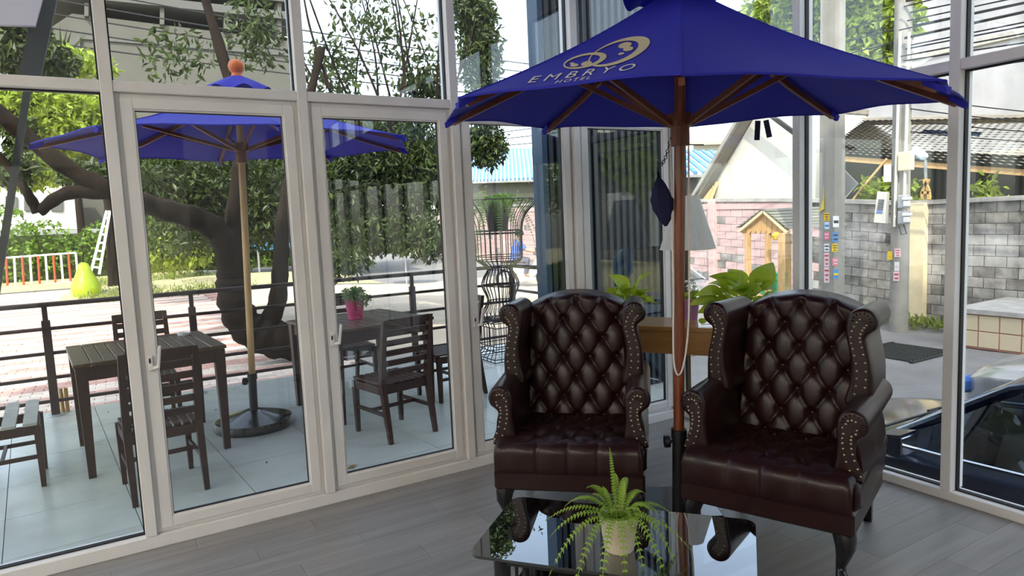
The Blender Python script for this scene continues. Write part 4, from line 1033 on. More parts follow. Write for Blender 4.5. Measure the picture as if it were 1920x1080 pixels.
# ================================================================== TREES AND COURTYARD
def blobs_px(lst):
    out = []
    for px, py, Y, wpx, hpx, n in lst:
        c = at_y(px, py, Y); dep = float(np.dot(c-CAM, _fw)); k = dep/F_PX
        out.append((c, (wpx*k, wpx*k*.9, hpx*k), n))
    return out
tree = thing('courtyard_tree', 'spreading tree with a low curved trunk just beyond the railing', 'tree', (2.4, 8.8, -.15))
TO = np.array([2.4, 8.8, -.15])
def limb(name, pts, r0, r1, parent, O, mat='bark', n=12):
    q = resample([np.array(p)-O for p in pts], 6*len(pts), closed=False); m = len(q)
    rr = [r0+(r1-r0)*k/(m-1)+.012*math.sin(k*1.7)*r0/.2 for k in range(m)]
    return MB().tube(q, rr, n).build(name, mat, parent, smooth=True)
limb('trunk', [(2.75, 8.85, -.30), (2.35, 8.8, -.02), (2.0, 8.8, .10), (1.62, 8.8, .19), (1.34, 8.8, .38), (1.22, 8.8, .72), (1.22, 8.8, 1.05)], .30, .17, tree, TO)
limb('branch', [(1.22, 8.8, 1.0), (1.18, 8.75, 1.4), (.95, 8.7, 1.68), (.50, 8.7, 1.85), (.10, 8.6, 2.02), (-.4, 8.6, 2.35), (-1.0, 8.5, 3.0)], .17, .07, tree, TO)
limb('branch', [(1.52, 8.8, .28), (1.72, 8.8, .62), (1.82, 8.85, 1.15), (1.92, 8.9, 1.8), (2.2, 9, 2.7), (2.6, 9.1, 3.9)], .13, .05, tree, TO)
limb('branch', [(1.22, 8.8, 1.05), (1.30, 8.8, 1.7), (1.45, 8.8, 2.8), (1.2, 9, 4.4)], .13, .05, tree, TO)
pA, pB_, pC_ = at_y(128, 362, 8.6), at_y(72, 398, 8.6), at_y(30, 330, 8.6)
limb('branch', [(.10, 8.6, 2.02), pA, pB_], .085, .055, tree, TO); limb('branch', [pB_, at_y(50, 360, 8.6), pC_, at_y(-20, 270, 8.6)], .055, .03, tree, TO)
for k in range(16):
    a = at_y(rng.uniform(600, 830), rng.uniform(150, 260), rng.uniform(9, 11)); b = a+np.array([rng.uniform(-.9, .9), rng.uniform(-.5, .5), rng.uniform(.8, 2.4)])
    limb('twig', [a, (a+b)/2+rng.normal(size=3)*.08, b], .022, .008, tree, TO, n=5)
dark = blobs_px([(330, 350, 11, 95, 60, 1900), (440, 400, 11.5, 110, 70, 2200), (520, 350, 11, 80, 80, 1500), (650, 330, 10.5, 90, 75, 2400), (760, 320, 10.5, 85, 85, 2400), (700, 430, 10.5, 110, 50, 1500), (640, 490, 9.6, 60, 30, 330), (800, 450, 9.8, 60, 40, 500),
                 (630, 130, 10, 60, 70, 300), (760, 90, 10, 90, 90, 230), (800, 160, 10, 60, 45, 500), (690, 40, 10, 80, 50, 130), (900, 90, 11, 42, 110, 2000), (880, 10, 11, 50, 50, 800), (910, 270, 11, 45, 45, 1100), (480, 60, 10, 60, 70, 240), (330, 100, 10, 70, 60, 130), (60, 110, 9.5, 75, 45, 900), (20, 60, 9.5, 60, 40, 600),
                 (30, 250, 9.8, 40, 40, 160), (20, 310, 9.4, 50, 35, 260), (160, 330, 9.6, 50, 25, 260), (1100, -60, 14, 150, 60, 300)])
dark += blobs_px([(330, 300, 13, 110, 75, 1800), (480, 290, 13, 110, 80, 1800), (620, 270, 13, 90, 70, 1800), (740, 240, 13, 100, 60, 2000), (800, 330, 13, 60, 80, 1300), (560, 420, 13, 120, 60, 1500), (380, 430, 13, 120, 50, 1300), (720, 430, 12.5, 100, 45, 1300), (150, 320, 12, 50, 25, 200)])
dark = [(c-TO, r, n*1.7) for c, r, n in dark]
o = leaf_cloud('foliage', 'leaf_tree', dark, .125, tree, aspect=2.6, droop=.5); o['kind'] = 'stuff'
t2_ = thing('courtyard_tree', 'slender tree with sunlit yellow-green crown behind the leaning ladder', 'tree', (.0, 24, -.12)); O2 = np.array([.0, 24, -.12])
b0 = at_y(212, 500, 24); limb('trunk', [(b0[0]+.05, 24, -.2), at_y(215, 460, 24), at_y(208, 380, 24), at_y(200, 300, 24), at_y(190, 200, 24)], .26, .14, t2_, O2)
lt = blobs_px([(110, 230, 17, 90, 60, 2600), (40, 200, 17, 70, 50, 1600), (170, 290, 18, 60, 50, 1500), (60, 320, 20, 90, 35, 800), (140, 120, 19, 70, 30, 500), (320, 470, 18, 80, 35, 900), (190, 210, 22, 60, 60, 1000)])
o = leaf_cloud('foliage', 'leaf_light', [(c-O2, r, n*1.7) for c, r, n in lt], .19, t2_, aspect=2.4, droop=.4); o['kind'] = 'stuff'
# hedge
hd = thing('hedge', 'dense sunlit green hedge behind the red and white barrier', 'hedge', (-2, 33.5, -.1))
hb = []
for k in range(34):
    x = -9+k*.62; hb.append(((x, rng.uniform(-.2, .5), rng.uniform(.9, 1.5)), (.9, .7, 1.25+.5*math.sin(k*.7)), 420))
o = leaf_cloud('foliage', 'leaf_hedge', hb, .20, hd, aspect=1.7, droop=.1, shell=True); o['kind'] = 'stuff'
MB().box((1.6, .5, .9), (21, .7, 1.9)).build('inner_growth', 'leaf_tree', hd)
pl_ = at_y(118, 122, 35.5)
yu = thing('yucca_plant', 'spiky yucca rosette rising in front of the beige building', 'yucca', (pl_[0], 35.5, -.1))
hz_ = pl_[2]+.1
MB().tube([(0, 0, 0), (.05, 0, hz_*.5), (0, 0, hz_)], [.16, .14, .12], 10).build('trunk', 'bark', yu, smooth=True)
_yl = MB().add([(0, -.06, 0), (0, .06, 0), (.75, .07, .06), (.75, -.07, .06), (1.7, 0, -.04)], [(0, 1, 2, 3), (3, 2, 4)]).mesh('blade', 'leaf_tree')
for k in range(34): put('blade', _yl, yu, (0, 0, hz_), (0, -rng.uniform(.1, 1.45), k*2.4))
# grass tufts on the verge
gr = MB(); 
gv = []
for k in range(900):
    px = rng.uniform(150, 470); Yg = rng.uniform(20, 30); x = at_z(px, 520, -.1)[0]/max(.1, at_z(px, 520, -.1)[1])*Yg; gv.append(((x, Yg, gz(x, Yg)+.05), (.25, .25, .10), 6))
o = leaf_cloud('verge_grass', 'grass', gv, .16, aspect=6, droop=-.8); tag(o, 'dry yellowish grass on the far bank of the courtyard', 'grass', kind='stuff')
bank = MB().grid(lambda u, v: (-1.5+9*u, 21+6*v, gz(-1.5+9*u, 21+6*v)+.28*math.sin(PI*v)*math.sin(PI*u)**.4-.02), 18, 10).build('grass_bank', 'dirt', smooth=60); tag(bank, 'low earth bank at the end of the courtyard', kind='structure')
gp = thing('agave_plant', 'small bright green spiky plant on the earth bank', 'plant', (*at_z(325, 525, .1)[:2], .12)); 
_ya = MB().add([(0, -.03, 0), (0, .03, 0), (.4, .03, .06), (.4, -.03, .06), (.75, 0, .02)], [(0, 1, 2, 3), (3, 2, 4)]).mesh('blade', 'leaf_light')
for k in range(18): put('blade', _ya, gp, (0, 0, 0), (0, -rng.uniform(.4, 1.3), k*2.4))
# barrier fence, pear, ladder
fe = thing('metal_barrier', 'white metal barrier with alternate red uprights before the hedge', 'barrier', (0, 31.0, -.1)); FO = np.array([0, 31.0, -.1])
fb = [at_y(-120, 552, 31)-FO, at_y(147, 527, 31)-FO]; ft = [at_y(-120, 493, 31)-FO, at_y(142, 474, 31)-FO]
MB().tube([fb[0], fb[1]], .035, 8).build('bottom_bar', 'white_metal', fe, smooth=True); MB().tube([ft[0], ft[1]], .035, 8).build('top_bar', 'white_metal', fe, smooth=True)
for k in range(18):
    u = 1-k/17*.98; a = fb[0]+(fb[1]-fb[0])*u; b = ft[0]+(ft[1]-ft[0])*u
    MB().tube([a, b], .038, 8).build('upright', 'white_metal' if k % 2 == 0 else 'red_metal', fe, smooth=True)
for u in (.1, .5, .97):
    a = fb[0]+(fb[1]-fb[0])*u; MB().box((a[0], a[1]+.0, a[2]/2-.02), (.10, .5, abs(a[2])+.06)).build('foot', 'white_metal', fe)
pz_ = at_z(163, 558, -.12)
pear = thing('pear_sculpture', 'glossy lime green pear-shaped garden ornament by the railing', 'ornament', (pz_[0], pz_[1], -.13))
MB().lathe([(r*.60, z*.80) for r, z in ((.30, 0), (.50, .05), (.60, .22), (.60, .40), (.50, .62), (.38, .82), (.30, .98), (.25, 1.12), (.16, 1.22), (.02, 1.26))], n=28).build('body', 'pear_green', pear, smooth=True)
MB().tube([(0, 0, .99), (.01, 0, 1.15), (.04, 0, 1.3)], .02, 8).build('stalk', 'bark', pear, smooth=True)
la = thing('leaning_ladder', 'tall white and rust ladder leaning against the slender tree', 'ladder', (0, 23.6, 0)); LO = np.array([0, 23.6, 0])
l0, l1 = at_y(170, 512, 23.6)-LO, at_y(200, 395, 23.6)-LO; r0_, r1_ = at_y(186, 514, 23.4)-LO, at_y(206, 395, 23.4)-LO
MB().bar(l0, l1, .09, .07).build('side_rail', 'white_metal', la); MB().bar(r0_, r1_, .07, .07).build('side_rail', 'white_metal', la)
for k in range(7): u = .1+k*.13; MB().bar(l0+(l1-l0)*u, r0_+(r1_-r0_)*u, .05, .05).build('rung', 'white_metal', la)
bam = thing('bamboo_post', 'short split bamboo stake standing beside the railing foot', 'stake', (*at_z(123, 772, TZ)[:2], TZ))
for s in (-1, 1): MB().tube([(s*.018, 0, 0), (s*.02, 0, .22)], .016, 8).build('cane', 'bamboo', bam, smooth=True)
# building beyond the hedge
bl = thing('beige_building', 'beige building with sloping parapet and dark roof beams beyond the hedge', 'building', (0, 40, -.2)); BO = np.array([0, 40, -.2])
def bpx(x, y, Y=40): return at_y(x, y, Y)-BO
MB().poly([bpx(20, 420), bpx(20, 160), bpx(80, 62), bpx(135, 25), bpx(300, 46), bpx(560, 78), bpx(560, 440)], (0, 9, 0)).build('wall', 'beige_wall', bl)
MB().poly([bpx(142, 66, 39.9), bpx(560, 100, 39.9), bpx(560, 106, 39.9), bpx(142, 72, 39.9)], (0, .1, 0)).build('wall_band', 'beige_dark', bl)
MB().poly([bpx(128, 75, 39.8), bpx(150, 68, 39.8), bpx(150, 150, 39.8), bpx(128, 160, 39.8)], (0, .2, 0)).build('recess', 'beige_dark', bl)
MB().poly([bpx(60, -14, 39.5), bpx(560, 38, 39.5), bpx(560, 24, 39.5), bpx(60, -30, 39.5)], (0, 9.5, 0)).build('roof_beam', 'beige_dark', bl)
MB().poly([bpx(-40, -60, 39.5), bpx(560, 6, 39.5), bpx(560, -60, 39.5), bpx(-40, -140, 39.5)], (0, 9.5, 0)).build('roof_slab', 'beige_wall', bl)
for x in (158, 300, 420, 520): MB().poly([bpx(x, 30+(x-158)*.11, 39.7), bpx(x+8, 30+(x-158)*.11, 39.7), bpx(x+8, 5, 39.7), bpx(x, 5, 39.7)], (0, .4, 0)).build('roof_post', 'beige_wall', bl)
low = thing('low_building', 'pale low building with a small green sign behind the hedge', 'building', (0, 36.4, -.1)); LB = np.array([0, 36.4, -.1])
MB().poly([at_y(-60, 430, 36.4)-LB, at_y(-60, 345, 36.4)-LB, at_y(150, 350, 36.4)-LB, at_y(150, 430, 36.4)-LB], (0, 3, 0)).build('wall', 'white_paint', low)
MB().poly([at_y(28, 356, 36.3)-LB, at_y(28, 347, 36.3)-LB, at_y(68, 346, 36.3)-LB, at_y(68, 355, 36.3)-LB], (0, .08, 0)).build('sign', 'green_plastic', low)
for x in (10, 45, 95): MB().poly([at_y(x, 395, 36.3)-LB, at_y(x, 368, 36.3)-LB, at_y(x+22, 369, 36.3)-LB, at_y(x+22, 396, 36.3)-LB], (0, .08, 0)).build('window_opening', 'beige_dark', low)
# market stalls far along the street
cnp = thing('market_canopy', 'blue tarpaulin market canopy far along the street', 'canopy', (0, 24, 0)); KO = np.array([0, 24, 0])
q = [at_y(450, 452, 24)-KO, at_y(668, 440, 24)-KO, at_y(640, 418, 26)-KO, at_y(480, 424, 26)-KO]
MB().poly(q, (0, 0, -.08)).build('tarpaulin', 'tarp_blue', cnp); MB().poly([q[1], q[1]+np.array([2.2, 0, .15]), q[2]+np.array([2.2, 0, .15]), q[2]], (0, 0, -.06)).build('awning', 'tarp_pale', cnp)
MB().poly([q[0], q[1], q[1]-np.array([0, 0, .35]), q[0]-np.array([0, 0, .35])], (0, .05, 0)).build('valance', 'tarp_blue', cnp)
for p in q: MB().tube([p, (p[0], p[1], gz(p[0], p[1]+24)-.05)], .04, 6).build('post', 'grey_metal', cnp)
pp0 = at_y(758, 452, 20); ps = thing('small_parasol', 'small purple market parasol far along the street', 'parasol', (pp0[0], 20, gz(pp0[0], 20)-.03)); ph = pp0[2]-gz(pp0[0], 20)
MB().lathe([(.80, ph), (.55, ph+.16), (.02, ph+.34)], n=8, cap=False).build('canopy', 'parasol_purple', ps); MB().tube([(0, 0, 0), (0, 0, ph+.33)], .025, 8).build('pole', 'grey_metal', ps)
# thicket closing the view behind the courtyard tree
th = thing('street_thicket', 'dark thicket of bushes behind the courtyard tree', 'bushes', (4, 30, -.2))
tbl = blobs_px([(540, 430, 28, 110, 45, 1500), (400, 440, 28, 110, 45, 1500), (640, 400, 28, 110, 60, 1500), (560, 330, 28, 150, 70, 1800), (340, 330, 28, 110, 60, 1200), (700, 300, 27, 110, 80, 1600)])
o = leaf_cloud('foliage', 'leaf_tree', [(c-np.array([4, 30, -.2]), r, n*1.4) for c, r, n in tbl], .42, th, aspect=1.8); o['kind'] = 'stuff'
# ================================================================== STREET WALL, HOUSES, POLES
WXs = 15.0
zt = lambda y: float(np.interp(y, [0, 6, 8.4, 11.2, 13.7, 23.5, 40], [1.5, 1.5, 1.49, 1.69, 1.80, 2.09, 2.2]))
zb = lambda y: gz(WXs, y)-.06
sw = thing('street_wall', 'long weathered concrete block wall across the street, pink turning grey', 'wall', (WXs, 10, 0))
def wcore(u, v): return (0, 0, 0)
NR = 12; BLK = .402
cores = []
for k in range(84):
    y0, y1 = 2+k*.4, 2+(k+1)*.4; cores.append([(.05, y0-10, zb(y0)-.3), (.05, y0-10, zt(y0)), (.17, y0-10, zt(y0)), (.17, y0-10, zb(y0)-.3)])
MB().loft(cores).build('mortar_core', 'mortar', sw)
bm_ = {m: MB().box((0, 0, 0), (.08, BLK-.012, 1.0), ch=.004).mesh('block', m) for m in ('pink_block', 'grey_block', 'stained_block')}
stuff = {m: MB() for m in bm_}; nb = 0
for r in range(NR):
    y = 5.0+(BLK/2 if r % 2 else 0)
    while y < 33:
        h = (zt(y)-zb(y))/NR; z = zb(y)+(r+.5)*h
        zc_ = lambda q: zb(q)+(r+.5)*(zt(q)-zb(q))/NR
        sl_ = math.atan((zc_(y+.15)-zc_(y-.15))/.3)
        sm_ = .5+.5*math.sin(y*1.7+2.1)*math.cos(y*.63)
        if y > 10.9+.5*math.sin(r*1.3): m = 'pink_block' if rng.random() > (.10 if r < NR-1 else .4) else 'grey_block'
        else:
            pst = .15+.55*smoothstep(.45, .9, sm_)+(.35 if r >= NR-2 else 0)+(.4 if r < 2 else 0)
            if 9.2 < y < 9.9 and 3 < r < 9: pst = 0
            m = 'stained_block' if rng.random() < pst else 'grey_block'
        if y < 13.4:
            put('block', bm_[m], sw, (.035+rng.uniform(-.004, .004), y-10, z), (sl_, 0, 0), (1, 1, h-.010)); nb += 1
        else: stuff[m].box((.035, y-10, z), (.08, BLK-.012, h-.010), np.array([[1, 0, 0], [0, math.cos(sl_), -math.sin(sl_)], [0, math.sin(sl_), math.cos(sl_)]]))
        y += BLK
for m, s_ in stuff.items():
    if s_.v: s_.build('far_blocks', m, sw)['kind'] = 'stuff'
cop = [[(-.06, y-10, zt(y)), (-.06, y-10, zt(y)+.09), (.26, y-10, zt(y)+.09), (.26, y-10, zt(y))] for y in np.linspace(2, 35, 60)]
MB().loft(cop).build('coping', 'concrete', sw)
for y, w, m in ((8.08, .36, 'cream_paint'), (13.85, .22, 'pink_block'), (17.5, .22, 'pink_block'), (21.9, .22, 'pink_block'), (26, .22, 'pink_block')):
    MB().box((-.04, y-10, (zb(y)+zt(y))/2), (.22, w, zt(y)-zb(y)+.06), ch=.01).build('pilaster', m, sw)
MB().poly([(-.03, y-10, zt(y)-.16) for y in (10.9, 28)]+[(-.03, y-10, zt(y)) for y in (28, 10.9)], (.08, 0, 0)).build('band', 'pink_block', sw)
# white gabled house
hs = thing('gabled_house', 'plain white gable end house behind the street wall', 'house', (16, 13, 0)); HO = np.array([16, 13, 0])
H_ = lambda y, z, x=16.0: np.array([x, y, z])-HO
MB().poly([H_(14.75, -.5), H_(14.75, 2.35), H_(13.05, 4.35), H_(11.35, 3.05), H_(11.35, -.5)], (5, 0, 0)).build('gable_wall', 'white_paint', hs)
MB().poly([H_(15.25, 1.95, 15.6), H_(13.05, 4.55, 15.6), H_(13.05, 4.40, 15.6), H_(15.15, 1.85, 15.6)], (5.6, 0, 0)).build('roof_slope', 'roof_tile', hs)
MB().bar(H_(15.35, 1.80, 15.55), H_(13.0, 4.55, 15.55), .10, .16, up=(1, 0, 0)).build('barge_board', 'pole_concrete', hs)
for k in range(3): MB().bar(H_(15.15-k*.25, 1.65+k*.1, 15.7), H_(14.75-k*.1, 2.2+k*.1, 15.9), .05, .09).build('bracket', 'pine', hs)
MB().bar(H_(12.95, 4.50, 15.6), H_(11.2, 3.15, 15.6), .10, .12, up=(1, 0, 0)).build('barge_board', 'dark_column', hs)
# long roof with lapped corrugated courses
lr = thing('corrugated_roof_house', 'grey house with long lapped corrugated roof behind the street wall', 'house', (18, 9, 0)); RO = np.array([18, 9, 0])
E1, E2, R1, R2 = np.array([16.3, 12.6, 3.14]), np.array([16.3, 3.6, 1.62]), np.array([20.6, 14.0, 4.28]), np.array([20.6, 4.2, 3.05])
NC = 20
for c in range(NC):
    v0, v1 = c/NC-.012, (c+1)/NC
    def cf_(i, j, v0=v0, v1=v1):
        v = v0+(v1-v0)*j; p = (E1+(E2-E1)*i)*(1-v)+(R1+(R2-R1)*i)*v
        return tuple(p-RO+np.array([0, 0, .010*math.sin(i*2*PI*52)+.075*(1-j)]))
    MB().grid(cf_, 312, 1).build('roof_course', 'roof_tile', lr, smooth=50)
MB().tube([R1-RO, R2-RO], .12, 8).build('ridge_cap', 'roof_tile', lr)
MB().bar(E1-RO+np.array([.05, 0, -.09]), E2-RO+np.array([.05, 0, -.09]), .05, .13).build('fascia', 'pine', lr)
MB().poly([np.array(p)-RO for p in ((17.4, 12.4, -1), (17.4, 12.4, 3.3), (17.4, 4, 1.95), (17.4, 4, -1))], (.2, 0, 0)).build('wall', 'beige_dark', lr)
MB().poly([E1-RO+(R1-E1)*.62+(E2-E1)*a+np.array([0, 0, .07]) for a in (.36, .52)]+[E1-RO+(R1-E1)*.72+(E2-E1)*a+np.array([0, 0, .07]) for a in (.52, .36)], (0, 0, .02)).build('blue_sheet', 'roof_blue', lr)
# blue roofed shed
sh = thing('blue_roofed_shed', 'long shed with blue ribbed metal roof behind the pink wall', 'shed', (20, 26, 0)); SO = np.array([20, 26, 0])
TLs, TRs, BLs, BRs = at_x(860, 278, 25), at_x(1372, 284, 23), at_x(830, 341, 18.2), at_x(1372, 322, 18.2)
for k in range(110):
    u0, u1 = k/110, (k+1)/110; sh_ = .060; h_ = np.array([0, 0, .06 if k % 2 else 0])
    q = [TLs+(TRs-TLs)*u0, TLs+(TRs-TLs)*u1, BLs+(BRs-BLs)*min(1, u1+sh_), BLs+(BRs-BLs)*min(1, u0+sh_)]
    MB().poly([p-SO+h_ for p in q], (0, 0, -.09)).build('roof_rib', 'roof_blue' if k % 2 else 'roof_blue_lit', sh)  # pale strips paint the light that catches the ribs into the blue roof
MB().poly([p-SO for p in (TLs, TLs+(TRs-TLs)*.02, BLs+(BRs-BLs)*.08, BLs)], (0, 0, -.08)).build('roof_edge', 'roof_blue', sh)
MB().poly([BLs-SO+np.array([.3, 0, -.1]), BRs-SO+np.array([.3, 0, -.1]), BRs-SO+np.array([.3, 0, -4]), BLs-SO+np.array([.3, 0, -4])], (.3, 0, 0)).build('wall', 'beige_wall', sh)
MB().bar(BLs-SO+np.array([.05, 0, -.08]), BRs-SO+np.array([.05, 0, -.08]), .08, .14).build('eave_board', 'concrete', sh)
vb0 = at_x(1010, 386, 18.3)-SO; vb1 = at_x(1046, 366, 18.3)-SO
for r in range(3):
    for c in range(7):
        u0 = c/7; y_ = vb0[1]+(vb1[1]-vb0[1])*(u0+.07); z_ = vb0[2]+(vb1[2]-vb0[2])*((r+.5)/3)
        MB().box((vb0[0]+.02, y_, z_), (.10, abs(vb1[1]-vb0[1])/7*.62, abs(vb1[2]-vb0[2])/3*.62)).build('vent_hole', 'beige_dark', sh)
fb_ = thing('stained_building', 'tall rain-stained pale concrete building behind the corrugated roof', 'building', (42, 10, -1))
MB().box((0, 0, 13), (16, 26, 28)).build('wall', 'far_concrete', fb_)
for k in range(4): MB().box((-8.05, 0, 4.5+5*k), (.12, 26, .3)).build('floor_band', 'concrete', fb_)
MB().box((-8.1, -3.2, 9), (.2, .6, 18)).build('downpipe', 'concrete', fb_)
hb2 = thing('far_house', 'cream house with pale tiled roof far behind the gable', 'house', (30, 26, 0))
hq = [at_x(1312, 262, 30), at_x(1350, 240, 30), at_x(1410, 246, 30), at_x(1410, 330, 30), at_x(1312, 335, 30)]
MB().poly([p-np.array([30, 26, 0]) for p in (at_x(1300, 272, 30), at_x(1410, 268, 30), at_x(1410, 480, 30), at_x(1300, 480, 30))], (5, 0, 0)).build('wall', 'white_paint', hb2)
MB().poly([p-np.array([30, 26, 0]) for p in (at_x(1290, 272, 29.6), at_x(1420, 268, 29.6), at_x(1420, 236, 32), at_x(1320, 240, 32))], (0, 0, .15)).build('roof', 'cream_paint', hb2)
tr3 = thing('street_tree', 'leafy tree rising behind the corrugated roof and power poles', 'tree', (25, 17, -.5)); O3 = np.array([25, 17, -.5])
MB().tube([(0, 0, -.3), (.2, 0, 3), (0, .3, 6), (.2, 0, 9)], [.25, .22, .16, .08], 10).build('trunk', 'bark', tr3, smooth=True)
sb_ = []
for px, py, wp, hp, n in ((1560, 40, 70, 60, 2600), (1630, 60, 60, 55, 2200), (1450, 20, 60, 35, 1500), (1500, 10, 60, 50, 1800), (1680, 30, 40, 50, 1300), (1600, -40, 120, 60, 2600), (1620, 110, 70, 30, 1200)):
    c = at_x(px, py, 25); k_ = float(np.dot(c-CAM, _fw))/F_PX; sb_.append((c-O3, (wp*k_, wp*k_, hp*k_), n))
o = leaf_cloud('foliage', 'leaf_light', sb_, .36, tr3, aspect=2.2, droop=.4); o['kind'] = 'stuff'
bush = thing('wall_shrub', 'green shrub with bare cane growing behind the street wall', 'shrub', (16.2, 9.6, .6))
o = leaf_cloud('foliage', 'leaf_light', [((0, .1, 1.1), (.45, .6, .6), 420), ((.2, -.6, 1.0), (.4, .4, .5), 260), ((0, -2.2, .9), (.3, .4, .6), 160)], .22, bush, aspect=2.2); o['kind'] = 'stuff'
MB().tube([(-.5, 1.1, .3), (-.3, .3, 1.4), (-.2, -.2, 2.0)], .03, 6).build('cane', 'pine', bush, smooth=True)
# --- poles
sqz = gz(9.6, 6.49)
pole1 = thing('square_utility_pole', 'square concrete utility pole covered in paper notices', 'utility pole', (9.6, 6.49, sqz-.04))
MB().loft([[(a*w, b*w, z) for a, b in ((-1, -1), (1, -1), (1, 1), (-1, 1))] for z, w in ((0, .135), (9, .115))]).build('shaft', 'pole_concrete', pole1)
def notice(px0, py0, px1, py1, mat, lines=3, ink='ink', parent=pole1, X=None, O=None, side=False):
    X = 9.6-.134 if X is None else X; O = np.array([9.6, 6.49, sqz-.04]) if O is None else O
    if side:
        # on the face looking towards -Y
        f = lambda x, y: at_y(x, y, 6.49-.133)-O; off = np.array([0, -.003, 0]); thick = (0, .003, 0)
    else: f = lambda x, y: at_x(x, y, X-.003)-O; off = np.array([-.003, 0, 0]); thick = (.003, 0, 0)
    s = MB().poly([f(px0, py0), f(px1, py0), f(px1, py1), f(px0, py1)], thick).build('notice', mat, parent)
    for k in range(lines):
        ya = py0+(py1-py0)*(k+.55)/(lines+.4); h = (py1-py0)/(lines+.4)*.34; w = .12+.1*((k*37) % 3)
        MB().poly([f(px0+(px1-px0)*w, ya)+off, f(px1-(px1-px0)*w*.8, ya)+off, f(px1-(px1-px0)*w*.8, ya+h)+off, f(px0+(px1-px0)*w, ya+h)+off], thick).build('print', ink, s)
    return s
for a in ((1545, 399, 1555, 414, 'paper_yellow', 3, 'ink'), (1546, 416, 1555, 430, 'paper_sky', 1, 'ink_blue'), (1545, 435, 1555, 450, 'paper_pink', 2, 'paper_pale_pink'), (1545, 457, 1555, 472, 'paper_white', 2, 'ink'), (1545, 474, 1555, 500, 'paper_pale_pink', 3, 'ink_red'), (1545, 501, 1555, 530, 'paper_pale_pink', 3, 'ink_red')): notice(*a)
for a in ((1562, 405, 1573, 426, 'paper_white', 1, 'ink'), (1561, 435, 1572, 454, 'paper_blue', 2, 'ink'), (1560, 457, 1570, 472, 'paper_yellow', 3, 'ink'), (1561, 484, 1571, 498, 'paper_pink', 2, 'paper_pale_pink'), (1562, 505, 1572, 523, 'paper_blue', 1, 'paper_yellow')): notice(*a, side=True)
yf = at_x(1541, 350, 9.44)-np.array([9.6, 6.49, sqz-.04])
MB().poly([np.array(at_x(x, y, 9.45))-np.array([9.6, 6.49, sqz-.04]) for x, y in ((1544, 352), (1545, 392), (1536, 398), (1543, 372))], (.012, 0, 0)).build('yellow_ribbon', 'yellow_paint', pole1)
dm = thing('diamond_road_sign', 'back of a diamond road sign mounted behind the square pole', 'road sign', (9.9, 6.55, gz(9.9, 6.55)-.04)); dz_ = at_x(1560, 348, 9.9)[2]-gz(9.9, 6.55)+.04
MB().poly([(0, 0, dz_-.29), (0, .29, dz_), (0, 0, dz_+.29), (0, -.29, dz_)], (.02, 0, 0)).build('plate', 'grey_metal', dm)
e = [(-.01, 0, dz_-.29), (-.01, .29, dz_), (-.01, 0, dz_+.29), (-.01, -.29, dz_)]; MB().tube(e, .022, 4, closed=True).build('rim', 'white_metal', dm); MB().tube([(.03, 0, 0), (.03, 0, dz_+.2)], .03, 8).build('post', 'grey_metal', dm)
pz2 = gz(13.6, 7.7)
pole2 = thing('round_utility_pole', 'round concrete utility pole with meters, conduit and notices by the wall', 'utility pole', (13.6, 7.7, pz2-.04)); PO = np.array([13.6, 7.7, pz2-.04])
MB().lathe([(.17, 0), (.165, 4), (.14, 10)], n=20).build('shaft', 'pole_concrete', pole2, smooth=40)
G = lambda x, y, X=13.38: at_x(x, y, X)-PO
for xa in (1680, 1697): MB().tube([G(xa-3, 420 if xa > 1690 else 425), G(xa+3, 230), G(xa+8, 60)], .028, 8).build('conduit', 'white_paint', pole2, smooth=True)
MB().box(G(1699, 302), (.12, .26, .36), ch=.01).build('junction_box', 'cream_paint', pole2); MB().box(G(1664, 325), (.06, .12, .34)).build('small_box', 'white_metal', pole2)
for yy in (378, 408):
    mt = MB().box(G(1695, yy), (.18, .17, .26), ch=.02).build('electric_meter', 'grey_metal', pole2); MB().box(G(1701, yy-6, 13.30), (.10, .15, .06), ch=.01).build('meter_hood', 'white_metal', mt); MB().box(G(1700, yy+4, 13.27), (.06, .11, .10), ch=.01).build('meter_face', 'paper_white', mt)
MB().tube([G(1694, 420), G(1700, 438), G(1690, 440), G(1686, 425)], .012, 6).build('loose_wire', 'cable', pole2)
sgn = MB().poly([G(1645, 359, 13.2), G(1664, 360, 13.2), G(1660, 419, 13.2), G(1638, 417, 13.2)], (.03, 0, 0)).build('tin_sign', 'white_paint', pole2)
for k in range(8): MB().poly([G(1647-k*.6, 374+k*3.4, 13.19), G(1658-k*.5, 374.5+k*3.4, 13.19), G(1658-k*.5, 376+k*3.4, 13.19), G(1647-k*.6, 375.5+k*3.4, 13.19)], (.004, 0, 0)).build('print', 'ink' if k < 6 else 'ink_blue', sgn)
MB().poly([G(1664, 360, 13.2), G(1667, 362, 13.3), G(1664, 420, 13.3), G(1660, 419, 13.2)], (.02, 0, 0)).build('sign_edge', 'concrete', sgn)
def pn2(x0, y0, x1, y1, m, n_, ink): 
    notice(x0, y0, x1, y1, m, n_, ink, parent=pole2, X=13.42, O=PO)
pn2(1677, 466, 1689, 482, 'paper_pale_pink', 3, 'ink_red'); pn2(1677, 491, 1686, 508, 'paper_white', 1, 'paper_pale_pink'); pn2(1675, 509, 1686, 527, 'paper_pale_pink', 2, 'ink_red'); pn2(1664, 471, 1673, 487, 'paper_yellow', 1, 'paper_yellow')
sl = thing('street_lamp', 'white street lamp head on a thin bracket over the wall pilaster', 'street lamp', (15.05, 8.05, zt(8.05)+.0905)); S_ = np.array([15.05, 8.05, zt(8.05)+.0905])
MB().tube([at_x(1736, 374, 15.05)-S_, at_x(1736, 345, 15.05)-S_, at_x(1735, 300, 15.05)-S_], .03, 6).build('bracket', 'grey_metal', sl); MB().bar(at_x(1713, 278, 15.0)-S_, at_x(1736, 297, 15.0)-S_, .16, .16, ch=.04).build('lamp_head', 'paper_sky', sl)
